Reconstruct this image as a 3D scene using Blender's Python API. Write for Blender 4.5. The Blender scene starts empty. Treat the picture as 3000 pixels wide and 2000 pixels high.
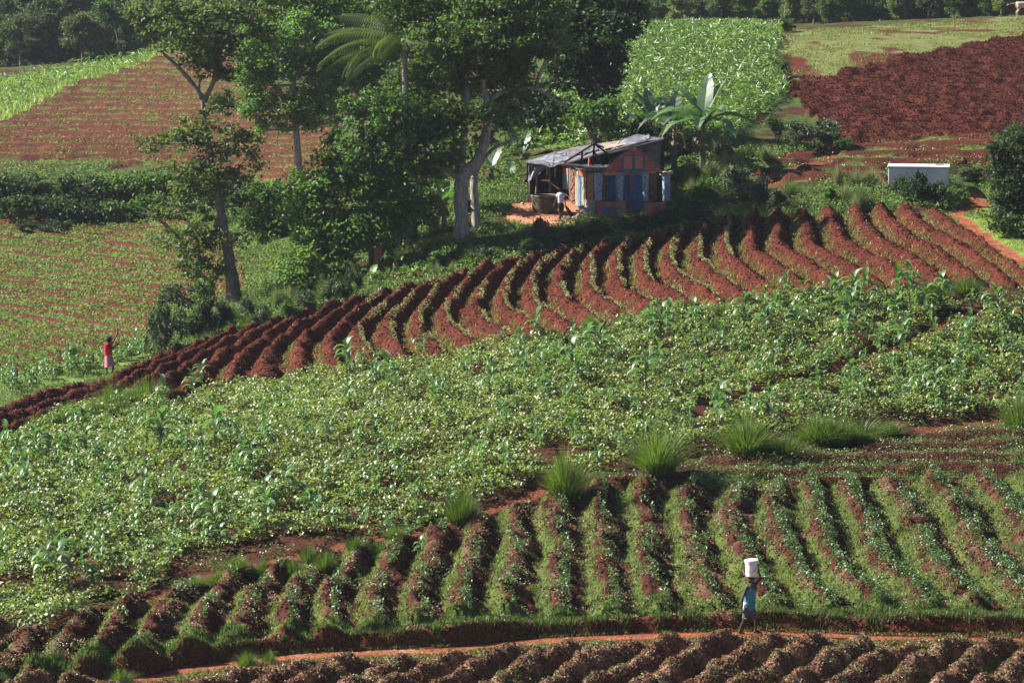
import bpy, bmesh, math, random
import numpy as np
from mathutils import Vector, Matrix
R = math.radians
random.seed(7); RNG = np.random.default_rng(7)
sc = bpy.context.scene
col = sc.collection

# ------------------------------------------------------------------ camera, sky, sun, exposure
CAMZ = 30.0; PITCH = R(7.5); FPX = 8333.0
cam_d = bpy.data.cameras.new('camera'); cam = bpy.data.objects.new('camera', cam_d); col.objects.link(cam)
cam_d.sensor_width = 36.0; cam_d.lens = 100.0; cam_d.clip_start = 1.0; cam_d.clip_end = 5000.0
cam.location = (0, 0, CAMZ); cam.rotation_euler = (math.pi / 2 - PITCH, 0, 0)
sc.camera = cam
SUN_DIR = Vector((-0.78, 0.14, 0.64)).normalized()          # towards the sun
elev = math.asin(SUN_DIR.z); azim = math.atan2(SUN_DIR.x, SUN_DIR.y)
w = bpy.data.worlds.new('World'); sc.world = w; w.use_nodes = True
nt = w.node_tree; bg = nt.nodes['Background']
sky = nt.nodes.new('ShaderNodeTexSky'); sky.sky_type = 'NISHITA'; sky.sun_disc = False
sky.sun_elevation = elev; sky.sun_rotation = azim; sky.air_density = 0.6; sky.dust_density = 0.5; sky.ozone_density = 0.8
nt.links.new(sky.outputs[0], bg.inputs[0]); bg.inputs[1].default_value = 0.05
sun_d = bpy.data.lights.new('sun', 'SUN'); sun_d.energy = 5.0; sun_d.angle = R(0.5); sun_d.color = (1.0, 0.95, 0.87)
sun = bpy.data.objects.new('sun', sun_d); col.objects.link(sun); sun.location = (0, 0, 60)
sun.rotation_euler = SUN_DIR.to_track_quat('Z', 'Y').to_euler()
vs = sc.view_settings; vs.view_transform = 'Standard'; vs.look = 'None'; vs.gamma = 1.0; vs.exposure = 1.35

# ------------------------------------------------------------------ helpers: tagging
def tag(o, label=None, cat=None, group=None, kind=None):
    if label: o['label'] = label
    if cat: o['category'] = cat
    if group: o['group'] = group
    if kind: o['kind'] = kind
    return o
def empty(name, loc, rz=0.0, s=1.0):
    o = bpy.data.objects.new(name, None); col.objects.link(o)
    o.location = loc; o.rotation_euler = (0, 0, rz); o.scale = (s, s, s); o.empty_display_size = 0.3
    return o
def copy_tree(root, loc, rz=0.0, s=1.0):
    r = root.copy(); col.objects.link(r); r.location = loc; r.rotation_euler = (0, 0, rz); r.scale = (s, s, s)
    for ch in root.children:
        c = ch.copy(); col.objects.link(c); c.parent = r
        for g in ch.children:
            d = g.copy(); col.objects.link(d); d.parent = c
    return r
def link(name, me, mat, parent=None):
    o = bpy.data.objects.new(name, me)
    if mat is not None: me.materials.append(mat)
    col.objects.link(o)
    if parent is not None: o.parent = parent
    return o

# ------------------------------------------------------------------ materials
def new_mat(name):
    m = bpy.data.materials.new(name); m.use_nodes = True
    return m, m.node_tree.nodes, m.node_tree.links, m.node_tree.nodes['Principled BSDF']
def plain(name, c, rough=0.75, var=0.25, scale=6.0, bump=0.15, spec=0.3, metal=0.0, stretch=None, c2=None):
    m, n, l, p = new_mat(name)
    tc = n.new('ShaderNodeTexCoord'); mp = n.new('ShaderNodeMapping'); l.new(tc.outputs['Object'], mp.inputs[0])
    if stretch: mp.inputs['Scale'].default_value = stretch
    nz = n.new('ShaderNodeTexNoise'); nz.inputs['Scale'].default_value = scale; nz.inputs['Detail'].default_value = 5
    l.new(mp.outputs[0], nz.inputs['Vector'])
    rp = n.new('ShaderNodeValToRGB'); l.new(nz.outputs['Fac'], rp.inputs[0])
    a = tuple(max(0, v * (1 - var)) for v in c); b = c2 or tuple(min(1, v * (1 + var)) for v in c)
    rp.color_ramp.elements[0].position = 0.32; rp.color_ramp.elements[1].position = 0.68
    rp.color_ramp.elements[0].color = (*a, 1); rp.color_ramp.elements[1].color = (*b, 1)
    l.new(rp.outputs[0], p.inputs['Base Color'])
    p.inputs['Roughness'].default_value = rough; p.inputs['Metallic'].default_value = metal
    p.inputs['Specular IOR Level'].default_value = spec
    if bump:
        bp = n.new('ShaderNodeBump'); bp.inputs['Strength'].default_value = bump; bp.inputs['Distance'].default_value = 0.03
        l.new(nz.outputs['Fac'], bp.inputs['Height']); l.new(bp.outputs[0], p.inputs['Normal'])
    return m
def leaf_mat(name, rough=0.35, spec=0.5, trans=0.35):
    m, n, l, p = new_mat(name)
    at_ = n.new('ShaderNodeAttribute'); at_.attribute_name = 'col'
    l.new(at_.outputs['Color'], p.inputs['Base Color'])
    p.inputs['Roughness'].default_value = rough; p.inputs['Specular IOR Level'].default_value = spec
    tr = n.new('ShaderNodeBsdfTranslucent')
    mul = n.new('ShaderNodeMix'); mul.data_type = 'RGBA'; mul.blend_type = 'MULTIPLY'; mul.inputs[0].default_value = 1.0
    l.new(at_.outputs['Color'], mul.inputs[6]); mul.inputs[7].default_value = (1.5, 1.75, 0.6, 1)
    l.new(mul.outputs[2], tr.inputs['Color'])
    mx = n.new('ShaderNodeMixShader'); mx.inputs[0].default_value = trans
    l.new(p.outputs[0], mx.inputs[1]); l.new(tr.outputs[0], mx.inputs[2])
    l.new(mx.outputs[0], n['Material Output'].inputs['Surface'])
    return m
M = {}
M['leaf'] = leaf_mat('glossy_leaf', 0.45, 1.0, 0.34)
M['crown'] = leaf_mat('crown_leaf', 0.55, 0.45, 0.42)
M['maize'] = leaf_mat('maize_leaf', 0.42, 1.0, 0.32)
M['grass'] = leaf_mat('grass_blade', 0.45, 0.4, 0.35)
M['dull'] = leaf_mat('dull_leaf', 0.55, 0.3, 0.25)
M['bark'] = plain('bark', (0.17, 0.14, 0.11), 0.9, 0.45, 5, 0.6, 0.2, stretch=(3, 3, 0.6))
M['bark_pale'] = plain('bark_pale', (0.30, 0.26, 0.22), 0.9, 0.4, 4, 0.6, 0.2, stretch=(3, 3, 0.5))
M['bark_dark'] = plain('bark_dark', (0.09, 0.07, 0.055), 0.9, 0.4, 5, 0.6, 0.2, stretch=(3, 3, 0.6))
M['bark_red'] = plain('bark_red', (0.22, 0.10, 0.06), 0.9, 0.4, 5, 0.7, 0.2, stretch=(4, 4, 0.6))
def ground_mat():
    m, n, l, p = new_mat('ground')
    at_ = n.new('ShaderNodeAttribute'); at_.attribute_name = 'col'
    tc = n.new('ShaderNodeTexCoord')
    n1 = n.new('ShaderNodeTexNoise'); n1.inputs['Scale'].default_value = 5.0; n1.inputs['Detail'].default_value = 8; n1.inputs['Roughness'].default_value = 0.65
    l.new(tc.outputs['Object'], n1.inputs['Vector'])
    mr = n.new('ShaderNodeMapRange'); mr.inputs[1].default_value = 0.3; mr.inputs[2].default_value = 0.7; mr.inputs[3].default_value = 0.6; mr.inputs[4].default_value = 1.4
    l.new(n1.outputs['Fac'], mr.inputs[0])
    mul = n.new('ShaderNodeVectorMath'); mul.operation = 'SCALE'; l.new(at_.outputs['Color'], mul.inputs[0]); l.new(mr.outputs[0], mul.inputs['Scale'])
    l.new(mul.outputs[0], p.inputs['Base Color'])
    p.inputs['Roughness'].default_value = 0.95; p.inputs['Specular IOR Level'].default_value = 0.15
    n2 = n.new('ShaderNodeTexNoise'); n2.inputs['Scale'].default_value = 9.0; n2.inputs['Detail'].default_value = 6
    l.new(tc.outputs['Object'], n2.inputs['Vector'])
    bp = n.new('ShaderNodeBump'); bp.inputs['Strength'].default_value = 1.0; bp.inputs['Distance'].default_value = 0.09
    l.new(n2.outputs['Fac'], bp.inputs['Height']); l.new(bp.outputs[0], p.inputs['Normal'])
    return m
M['ground'] = ground_mat()

# ------------------------------------------------------------------ projection and terrain
CP, SP = math.cos(PITCH), math.sin(PITCH)
def W(px, py, d):                                  # photo point at depth d -> world
    a = (px - 1500) / FPX; b = -(py - 1000) / FPX
    return Vector((a * d, d * (CP + b * SP), CAMZ + d * (-SP + b * CP)))
def P2(x, y, z):                                   # world -> photo coordinates
    zz = z - CAMZ; f = y * CP - zz * SP; u = y * SP + zz * CP
    return 1500 + FPX * x / f, 1000 - FPX * u / f, f
CTRL = [(0,2000,72),(1500,2000,71.5),(3000,2000,71.5),(600,1930,74),(1500,1875,76),(2200,1845,77.5),(3000,1862,77.5),
 (0,1800,78.5),(1500,1500,86.5),(3000,1600,86),(0,1500,89),(1500,1250,95),(3000,1250,99),(0,1330,101),(0,1210,112),(330,1100,119),
 (750,1135,110),(1300,1065,109),(1500,1010,110),(2000,925,112),(2600,855,114),(3000,845,114),(3000,1050,106),(700,975,121),(1130,865,123),
 (1620,750,126),(2100,660,129),(2720,615,132),(3000,790,118),(0,1050,122),(200,950,133),(200,800,147),(200,650,163),(0,620,166),(600,700,152),
 (200,480,178),(0,380,192),(300,300,203),(500,180,222),(800,500,172),(900,560,160),(0,230,214),(100,205,250),(100,160,320),(1000,850,126),
 (1000,700,138),(1400,700,129),(1740,640,134),(1900,632,135.5),(1600,600,136.5),(1200,600,139),(1300,400,155),(1100,300,185),
 (1850,500,142),(1900,350,152),(2000,200,170),(2000,90,195),(2250,300,158),(2450,400,148),(3000,400,146),(2350,235,165),(3000,105,190),
 (2300,92,203),(3000,50,216),(2100,500,139),(2700,560,135.5),(2700,500,140),(3000,600,134),(2000,85,240),(3000,60,250),(1500,100,240),(1500,80,330),
 (-900,2000,73),(3900,2000,72),(1500,2500,60),(-900,2500,60),(3900,2500,60),(-900,1400,96),(-900,1050,124),(-900,620,168),(-900,300,210),(-900,200,320),
 (3900,1250,100),(3900,800,117),(3900,500,146),(3900,100,190),(3900,60,320)]
cpts = np.array([W(*c) for c in CTRL])
def tps_fit(X, v, lam=0.0):
    n = len(X); d = np.hypot(X[:, None, 0] - X[None, :, 0], X[:, None, 1] - X[None, :, 1]) / 50.0
    K = np.where(d > 0, d * d * np.log(np.maximum(d, 1e-9)), 0) + lam * np.eye(n)
    A = np.zeros((n + 3, n + 3)); A[:n, :n] = K; A[:n, n] = 1; A[:n, n + 1:] = X / 50.0; A[n, :n] = 1; A[n + 1:, :n] = X.T / 50.0
    s = np.linalg.solve(A, np.concatenate([v, np.zeros(3)])); return (X, s)
def tps(fit, x, y):
    X, s = fit; n = len(X); x = np.asarray(x, float); y = np.asarray(y, float); sh = x.shape; x = x.ravel(); y = y.ravel()
    out = np.empty(len(x))
    for i in range(0, len(x), 20000):
        xs, ys = x[i:i + 20000], y[i:i + 20000]
        d2 = ((xs[:, None] - X[None, :, 0]) ** 2 + (ys[:, None] - X[None, :, 1]) ** 2) / 2500.0
        K = 0.5 * d2 * np.log(np.maximum(d2, 1e-12))
        out[i:i + 20000] = K @ s[:n] + s[n] + xs / 50 * s[n + 1] + ys / 50 * s[n + 2]
    return out.reshape(sh)
HF = tps_fit(cpts[:, :2], cpts[:, 2], 0.0004)
def H0(x, y):
    h = tps(HF, x, y)
    far = np.clip((np.asarray(y, float) - 300) / 120, 0, 1)
    return h * (1 - far) + far * (CAMZ - 12.0)
_G = RNG.random((256, 256))
def vnoise(x, y, s=1.0, ox=0.0):
    x = np.asarray(x) / s + 1000.3 + ox; y = np.asarray(y) / s + 1000.7 + ox * 1.7
    xi = np.floor(x).astype(int); yi = np.floor(y).astype(int); fx = x - xi; fy = y - yi
    fx = fx * fx * (3 - 2 * fx); fy = fy * fy * (3 - 2 * fy)
    a = _G[xi % 256, yi % 256]; b = _G[(xi + 1) % 256, yi % 256]; c = _G[xi % 256, (yi + 1) % 256]; d = _G[(xi + 1) % 256, (yi + 1) % 256]
    return (a * (1 - fx) + b * fx) * (1 - fy) + (c * (1 - fx) + d * fx) * fy - 0.5
def fbm(x, y, s=1.0, o=3, ox=0.0):
    t = 0
    for k in range(o): t = t + vnoise(x, y, s / 2 ** k, ox + 13.1 * k) / 2 ** k
    return t
def at0(px, py, dz=0.0):                            # where the ray of a photo point meets the smooth ground
    t = np.arange(58, 420, 0.5)
    a = (px - 1500) / FPX; b = -(py - 1000) / FPX
    X = a * t; Y = t * (CP + b * SP); Z = CAMZ + t * (-SP + b * CP)
    dlt = Z - H0(X, Y) - dz
    i = np.argmax(dlt < 0)
    if dlt[i] >= 0: i = len(t) - 1
    if i > 0:
        f = dlt[i - 1] / (dlt[i - 1] - dlt[i]); tt = t[i - 1] + f * 0.5
    else: tt = t[0]
    return Vector((a * tt, tt * (CP + b * SP), CAMZ + tt * (-SP + b * CP)))
def phase_fit(lines, lam=0.002):
    pts = []; v = []
    for k, ln in lines:
        for j in range(len(ln) - 1):
            for f in (0, 0.5):
                q = at0(ln[j][0] * (1 - f) + ln[j + 1][0] * f, ln[j][1] * (1 - f) + ln[j + 1][1] * f); pts.append((q.x, q.y)); v.append(k)
        q = at0(*ln[-1]); pts.append((q.x, q.y)); v.append(k)
    return tps_fit(np.array(pts), np.array(v, float), lam)
RED_L = [(29,[(2702,640),(2791,706),(2851,736),(2919,777),(2976,822)]),(28,[(2624,637),(2666,682),(2740,727),(2791,750),(2836,786),(2880,819)]),
 (27,[(2553,643),(2592,685),(2621,721),(2681,742),(2717,768),(2755,795)]),(26,[(2476,640),(2485,673),(2505,706),(2544,736),(2583,753),(2627,780)]),
 (25,[(2392,649),(2419,691),(2423,730),(2470,759),(2514,780),(2568,807)]),(24,[(2313,661),(2322,694),(2328,736),(2374,762),(2440,798)]),
 (23,[(2240,672),(2246,699),(2243,753),(2306,773),(2365,818)]),(22,[(2169,678),(2168,720),(2166,759),(2231,800),(2261,827)]),
 (21,[(2095,687),(2077,729),(2086,765),(2110,794),(2166,833),(2196,857)]),(20,[(2029,684),(2002,741),(2005,788),(2038,827),(2101,866)]),
 (19,[(1946,711),(1919,753),(1928,812),(1949,842),(2014,872)]),(18,[(1868,723),(1845,759),(1848,836),(1880,866),(1930,890)]),
 (17,[(1786,742),(1765,784),(1774,843),(1795,885),(1860,915)]),(16,[(1736,736),(1700,769),(1688,817),(1682,873),(1730,906),(1774,939)]),
 (15,[(1664,751),(1617,796),(1602,834),(1599,882),(1623,915),(1676,942)]),(14,[(1617,755),(1572,781),(1539,808),(1521,858),(1521,912),(1600,965)]),
 (13,[(1539,772),(1495,802),(1468,829),(1444,870),(1429,903),(1460,940),(1530,985)]),(12,[(1462,785),(1408,823),(1385,858),(1352,906),(1349,939),(1367,968),(1430,1010)]),
 (11,[(1390,802),(1328,846),(1307,873),(1274,909),(1260,939),(1263,974),(1310,1015)]),(10,[(1319,823),(1260,858),(1230,888),(1200,921),(1185,965),(1190,1009),(1230,1045)]),
 (9,[(1245,842),(1150,917),(1110,950),(1089,985),(1092,1015),(1120,1042)]),(8,[(1160,860),(1083,914),(1045,952),(1012,988),(1006,1018),(1030,1050)]),
 (7,[(1080,880),(991,943),(931,1006),(920,1036),(928,1074)]),(6,[(1010,900),(917,964),(857,1009),(833,1038),(830,1071),(845,1095)]),
 (5,[(930,925),(815,997),(753,1042),(729,1086),(735,1115)]),(4,[(850,945),(738,1010),(679,1057),(643,1092),(628,1120)]),
 (3,[(770,967),(649,1033),(589,1077),(536,1122)]),(2,[(690,988),(589,1042),(500,1105),(420,1160)]),(1,[(619,1015),(500,1077),(400,1137),(300,1185),(150,1245),(0,1300)]),
 (0,[(550,1035),(460,1080),(330,1143),(150,1215),(0,1268)]),(-1,[(470,1040),(400,1085),(280,1133),(150,1184),(0,1237)])]
MID_L = [(0,[(183,1848),(162,1895),(106,1955),(55,1985)]),(1,[(319,1823),(289,1882),(255,1921),(213,1950)]),(2,[(455,1772),(404,1865),(374,1929)]),
 (3,[(604,1751),(540,1827),(510,1887)]),(4,[(757,1700),(697,1759),(663,1823),(655,1870)]),(5,[(867,1700),(808,1780),(782,1844),(774,1878)]),
 (6,[(982,1683),(931,1751),(910,1814),(914,1861)]),(7,[(1093,1649),(1055,1717),(1038,1780),(1030,1830)]),(8,[(1204,1657),(1174,1742),(1170,1823)]),
 (9,[(1340,1615),(1315,1695),(1298,1759),(1293,1814)]),(10,[(1480,1576),(1451,1632),(1425,1738),(1429,1793)]),(11,[(1553,1547),(1590,1581),(1574,1666),(1557,1759),(1561,1802)]),
 (12,[(1700,1540),(1714,1589),(1706,1674),(1718,1759),(1725,1800)]),(13,[(1820,1513),(1846,1572),(1829,1653),(1846,1759),(1860,1795)]),
 (14,[(1944,1490),(1965,1550),(1957,1632),(1973,1717),(1990,1780)]),(15,[(2106,1453),(2068,1525),(2081,1568),(2102,1632),(2128,1759)]),
 (16,[(2238,1444),(2183,1495),(2221,1572),(2255,1632),(2298,1738),(2330,1790)]),(17,[(2315,1440),(2332,1513),(2361,1572),(2383,1695),(2425,1759)]),
 (18,[(2434,1461),(2480,1589),(2497,1666),(2548,1717),(2595,1772)]),(19,[(2553,1440),(2595,1504),(2625,1568),(2655,1657),(2714,1729)]),
 (20,[(2663,1419),(2755,1525),(2778,1589),(2808,1683),(2872,1738)]),(21,[(2800,1400),(2893,1504),(2935,1610),(3000,1653)])]
BOT_L = [(k, [(1842 + 150 * k, 1874 - 6 * k), (1842 + 150 * k - 225, 1997 - 6 * k)]) for k in (-8, -4, 0, 4, 8)]
LEF_L = [(k, [(-100, 600 + 22 * k), (300, 632 + 22 * k), (700, 690 + 22 * k)]) for k in range(0, 20, 3)]
UPL_L = [(k, [(-100, 215 + 17 * k), (300, 205 + 17 * k), (650, 215 + 17 * k), (900, 215 + 17 * k)]) for k in range(-2, 21, 3)]
QUA_L = [(k, [(2150, 420 + 22 * k), (2500, 400 + 22 * k), (2900, 400 + 22 * k)]) for k in range(0, 8, 2)]
MD2_L = [(k, [(1750, 1310 + 34 * k), (2200, 1275 + 34 * k), (2600, 1270 + 34 * k), (3100, 1262 + 34 * k)]) for k in range(0, 6)]
UPR_L = [(k, [(2300, 130 + 20 * k), (2700, 120 + 20 * k), (3050, 140 + 20 * k)]) for k in range(-2, 15, 3)]
PH = {k: phase_fit(v, lam) for k, v, lam in (('red', RED_L, 0.0006), ('mid', MID_L, 0.001), ('bot', BOT_L, 0.1), ('lef', LEF_L, 0.05), ('upl', UPL_L, 0.05), ('qua', QUA_L, 0.05), ('upr', UPR_L, 0.05), ('mid2', MD2_L, 0.05))}
# zones, as outlines in the photograph, read onto the ground
ZP = {
 'red': [(-200,1275),(0,1210),(110,1180),(230,1140),(330,1110),(400,1075),(470,1035),(560,1030),(640,990),(760,965),(900,925),(1020,890),(1130,865),(1250,838),(1400,795),(1540,765),(1620,750),(1750,725),(1880,705),(1950,690),(2010,677),(2080,663),(2150,647),(2210,635),(2290,633),(2370,630),(2450,622),(2560,619),(2640,619),(2720,617),(2780,645),(2850,705),(2925,762),(3000,805),(3200,930),(3200,960),(3000,850),(2860,835),(2750,848),(2600,858),(2450,868),(2300,885),(2150,905),(2000,925),(1900,935),(1780,975),(1600,1000),(1450,1012),(1350,1045),(1290,1065),(1150,1075),(1000,1090),(880,1112),(760,1135),(650,1150),(540,1175),(450,1195),(400,1165),(330,1190),(200,1215),(100,1262),(0,1322),(-200,1440)],
 'mid': [(-300,2100),(0,1935),(180,1848),(380,1790),(560,1722),(700,1690),(800,1662),(1000,1605),(1200,1562),(1300,1532),(1420,1492),(1600,1442),(1750,1432),(2000,1430),(2200,1418),(2500,1425),(2700,1412),(3000,1400),(3400,1390),(3400,1834),(3000,1830),(2600,1824),(2000,1822),(1850,1832),(1553,1836),(1300,1862),(1000,1896),(800,1904),(650,1922),(550,1946),(400,1976),(150,2009),(-200,2100)],
 'mid2': [(1750,1425),(2000,1398),(2200,1366),(2500,1330),(2700,1285),(3000,1262),(3400,1240),(3400,1388),(3000,1398),(2700,1410),(2500,1423),(2200,1416),(2000,1428)],
 'bean': [(-300,1440),(0,1322),(100,1262),(200,1215),(330,1190),(400,1165),(450,1195),(540,1175),(650,1150),(760,1135),(880,1112),(1000,1090),(1150,1075),(1290,1065),(1350,1045),(1450,1012),(1600,1000),(1780,975),(1900,935),(2000,925),(2150,905),(2300,885),(2450,868),(2600,868),(2750,880),(2870,870),(3000,920),(3200,960),(3300,1230),(3000,1235),(2750,1250),(2600,1230),(2400,1265),(2200,1300),(2050,1320),(1900,1360),(1800,1375),(1600,1401),(1500,1446),(1350,1506),(1200,1546),(1000,1576),(830,1596),(700,1606),(620,1621),(540,1636),(500,1676),(480,1716),(400,1756),(280,1776),(220,1816),(130,1866),(0,1886),(-300,1950)],
 'upl': [(-200,440),(0,372),(100,320),(200,262),(340,220),(480,170),(560,150),(740,150),(800,250),(980,380),(980,520),(860,560),(700,520),(500,490),(0,470),(-200,470)],
 'brightL': [(-300,300),(-200,300),(0,245),(220,205),(400,180),(480,150),(520,160),(340,220),(200,262),(100,320),(0,372),(-200,450)],
 'lef': [(-300,640),(0,625),(250,600),(520,640),(700,720),(720,860),(560,900),(460,900),(420,1020),(300,1060),(0,1130),(-300,1200)],
 'rowmz': [(-200,1180),(0,1110),(150,1085),(300,1050),(420,1020),(440,1035),(330,1090),(200,1130),(0,1190),(-200,1240)],
 'maizeR': [(1650,120),(1850,88),(2000,80),(2290,92),(2270,200),(2310,270),(2240,330),(2180,370),(2130,420),(1950,440),(1650,440),(1500,440)],
 'grassR': [(2290,92),(2600,76),(3000,48),(3400,20),(3400,40),(3000,103),(2800,145),(2600,180),(2420,230),(2330,235),(2270,200)],
 'upr': [(2310,240),(2420,230),(2600,180),(2800,145),(3000,103),(3400,20),(3400,420),(3000,400),(2700,410),(2500,425),(2440,400),(2370,340),(2330,290)],
 'qua': [(2150,520),(2270,470),(2450,430),(2700,415),(2900,405),(3050,410),(3050,470),(2600,490),(2590,540),(2400,545),(2200,550)],
 'yard': [(1480,640),(1500,600),(1540,595),(1700,590),(1745,640),(1680,660),(1600,662),(1540,668)],
 'verge': [(2775,640),(2800,625),(2900,600),(3100,600),(3400,900),(3000,800),(2925,758),(2850,700)]}
def inpoly(x, y, poly):
    x = np.asarray(x); y = np.asarray(y); r = np.zeros(x.shape, bool); n = len(poly); j = n - 1
    for i in range(n):
        xi, yi = poly[i]; xj, yj = poly[j]
        if yi != yj:
            c = ((yi > y) != (yj > y)) & (x < (xj - xi) * (y - yi) / (yj - yi) + xi); r ^= c
        j = i
    return r
def zones(x, y, h0, jit=6.0):
    px, py, f = P2(x, y, h0)
    px = px + fbm(x, y, 1.1, 2, 5) * jit * 2.5; py = py + fbm(x, y, 1.1, 2, 9) * jit
    return {k: inpoly(px, py, v) for k, v in ZP.items()}, px, py
def wline(pts): return np.array([tuple(at0(*p))[:2] for p in pts])
PATHS = [(wline([(425,1985),(553,1957),(690,1940),(850,1922),(1040,1912),(1300,1903),(1550,1876),(1850,1862),(2000,1856),(2200,1853),(2400,1858),(2600,1865),(3000,1874),(3400,1880)]), 0.29),
 (wline([(3300,960),(3000,762),(2930,725),(2870,685),(2820,640),(2790,628),(2830,615),(2870,595),(2855,565)]), 0.42),
 (wline([(2700,622),(2790,628)]), 0.35),
 (wline([(3050,875),(2940,915),(2780,935),(2700,990),(2560,1040),(2460,1085),(2400,1120),(2250,1150),(2100,1200),(2020,1235)]), 0.26),
 (wline([(2900,1235),(2700,1255)]), 0.3),
 (wline([(1620,1405),(1560,1450),(1480,1480),(1400,1500),(1300,1540),(1200,1560),(1050,1580),(900,1625),(800,1640),(600,1690),(540,1725),(420,1760),(300,1800)]), 0.24),
 (wline([(2290,560),(2260,530),(2300,500),(2400,475),(2450,440)]), 0.35)]
BANK = wline([(-300,2090),(0,2030),(150,2010),(425,1970),(553,1943),(690,1926),(850,1908),(1040,1898),(1300,1889),(1550,1862),(1850,1849),(2000,1843),(2200,1840),(2400,1845),(2600,1852),(3000,1861),(3500,1868)])
def dist_poly(x, y, L):
    d = np.full(np.shape(x), 1e9); s = np.zeros(np.shape(x))
    for i in range(len(L) - 1):
        ax, ay = L[i]; bx, by = L[i + 1]; vx, vy = bx - ax, by - ay; q = vx * vx + vy * vy + 1e-9
        t = np.clip(((x - ax) * vx + (y - ay) * vy) / q, 0, 1)
        dd = np.hypot(x - ax - t * vx, y - ay - t * vy)
        m = dd < d; d = np.where(m, dd, d); s = np.where(m, np.sign(vx * (y - ay) - vy * (x - ax)), s)
    return d, s
sst = lambda a, b, v: (lambda t: t * t * (3 - 2 * t))(np.clip((v - a) / (b - a), 0, 1))
def ridge(ph, sharp=1.0):                            # 0 in the furrow, 1 on the crest
    t = ph - np.floor(ph); c = 0.5 - 0.5 * np.cos(2 * np.pi * np.power(t, 0.93)); return np.power(c, sharp)
def detail(x, y, h0):
    z, px, py = zones(x, y, h0, 3.0)
    d = fbm(x, y, 2.5, 3, 3) * 0.14
    near = sst(150, 90, y)
    clod = fbm(x, y, 0.34, 2, 21)
    wob = fbm(x, y, 1.0, 2, 33)
    d = d + clod * 0.05
    m = z['red']; 
    if m.any():
        ph = np.where(m, tps(PH['red'], np.where(m, x, 0), np.where(m, y, 120)), 0) + wob * 0.16
        edge = sst(-1.6, 0.4, ph)
        d = d + m * (ridge(ph, 1.05) * (0.52 + 0.12 * wob) - 0.12 + clod * 0.13 + vnoise(x, y, 0.17, 91) * 0.08)
    m = z['mid']
    if m.any():
        ph = np.where(m, tps(PH['mid'], np.where(m, x, 0), np.where(m, y, 80)), 0) + wob * 0.2
        d = d + m * (ridge(ph, 0.9) * (0.37 + 0.28 * wob) - 0.10 + clod * 0.18) * sst(1290, 1440, py)
    m = (py > 1890) & ~z['mid'] & ~z['bean']
    ph = tps(PH['bot'], x, y) + wob * 0.18
    dp, _ = dist_poly(x, y, PATHS[0][0])
    below = m & (y < 78) & (dp > 0.75)
    d = d + below * (ridge(ph, 0.9) * (0.52 + 0.2 * wob) + clod * 0.16) * sst(0.8, 2.4, dp)
    for k, a in (('mid2', 0.26), ('lef', 0.28), ('upl', 0.42), ('qua', 0.25)):
        m = z[k]; ph = tps(PH[k], x, y) + wob * 0.2; d = d + m * ridge(ph) * a
    m = z['upr']; ph = tps(PH['upr'], x, y) + wob * 0.5
    d = d + m * (ridge(ph) * 0.26 + fbm(x, y, 0.5, 3, 55) * 0.20)
    db, sb = dist_poly(x, y, BANK)
    d = d + np.where(sb > 0, (0.36 + 0.2 * fbm(x, y, 2.0, 2, 12)) * sst(0, 0.16 + 0.16 * vnoise(x, y, .6, 7), db) * (1 - sst(1.5, 8, db)), 0)
    for L, wd in PATHS:
        dd, _ = dist_poly(x, y, L); k = 1 - sst(wd * 0.9, wd * 1.8, dd); d = d * (1 - k) + (-0.05) * k
    # red earth bank and hollow behind the left trees
    qx, qy, _ = P2(x, y, h0)
    return d
def H(x, y):
    x = np.atleast_1d(np.asarray(x, float)); y = np.atleast_1d(np.asarray(y, float)); h = H0(x, y); return h + detail(x, y, h)
def Hs(x, y): return float(H([x], [y])[0])
def at(px, py):
    q = at0(px, py); return Vector((q.x, q.y, Hs(q.x, q.y)))

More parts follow.
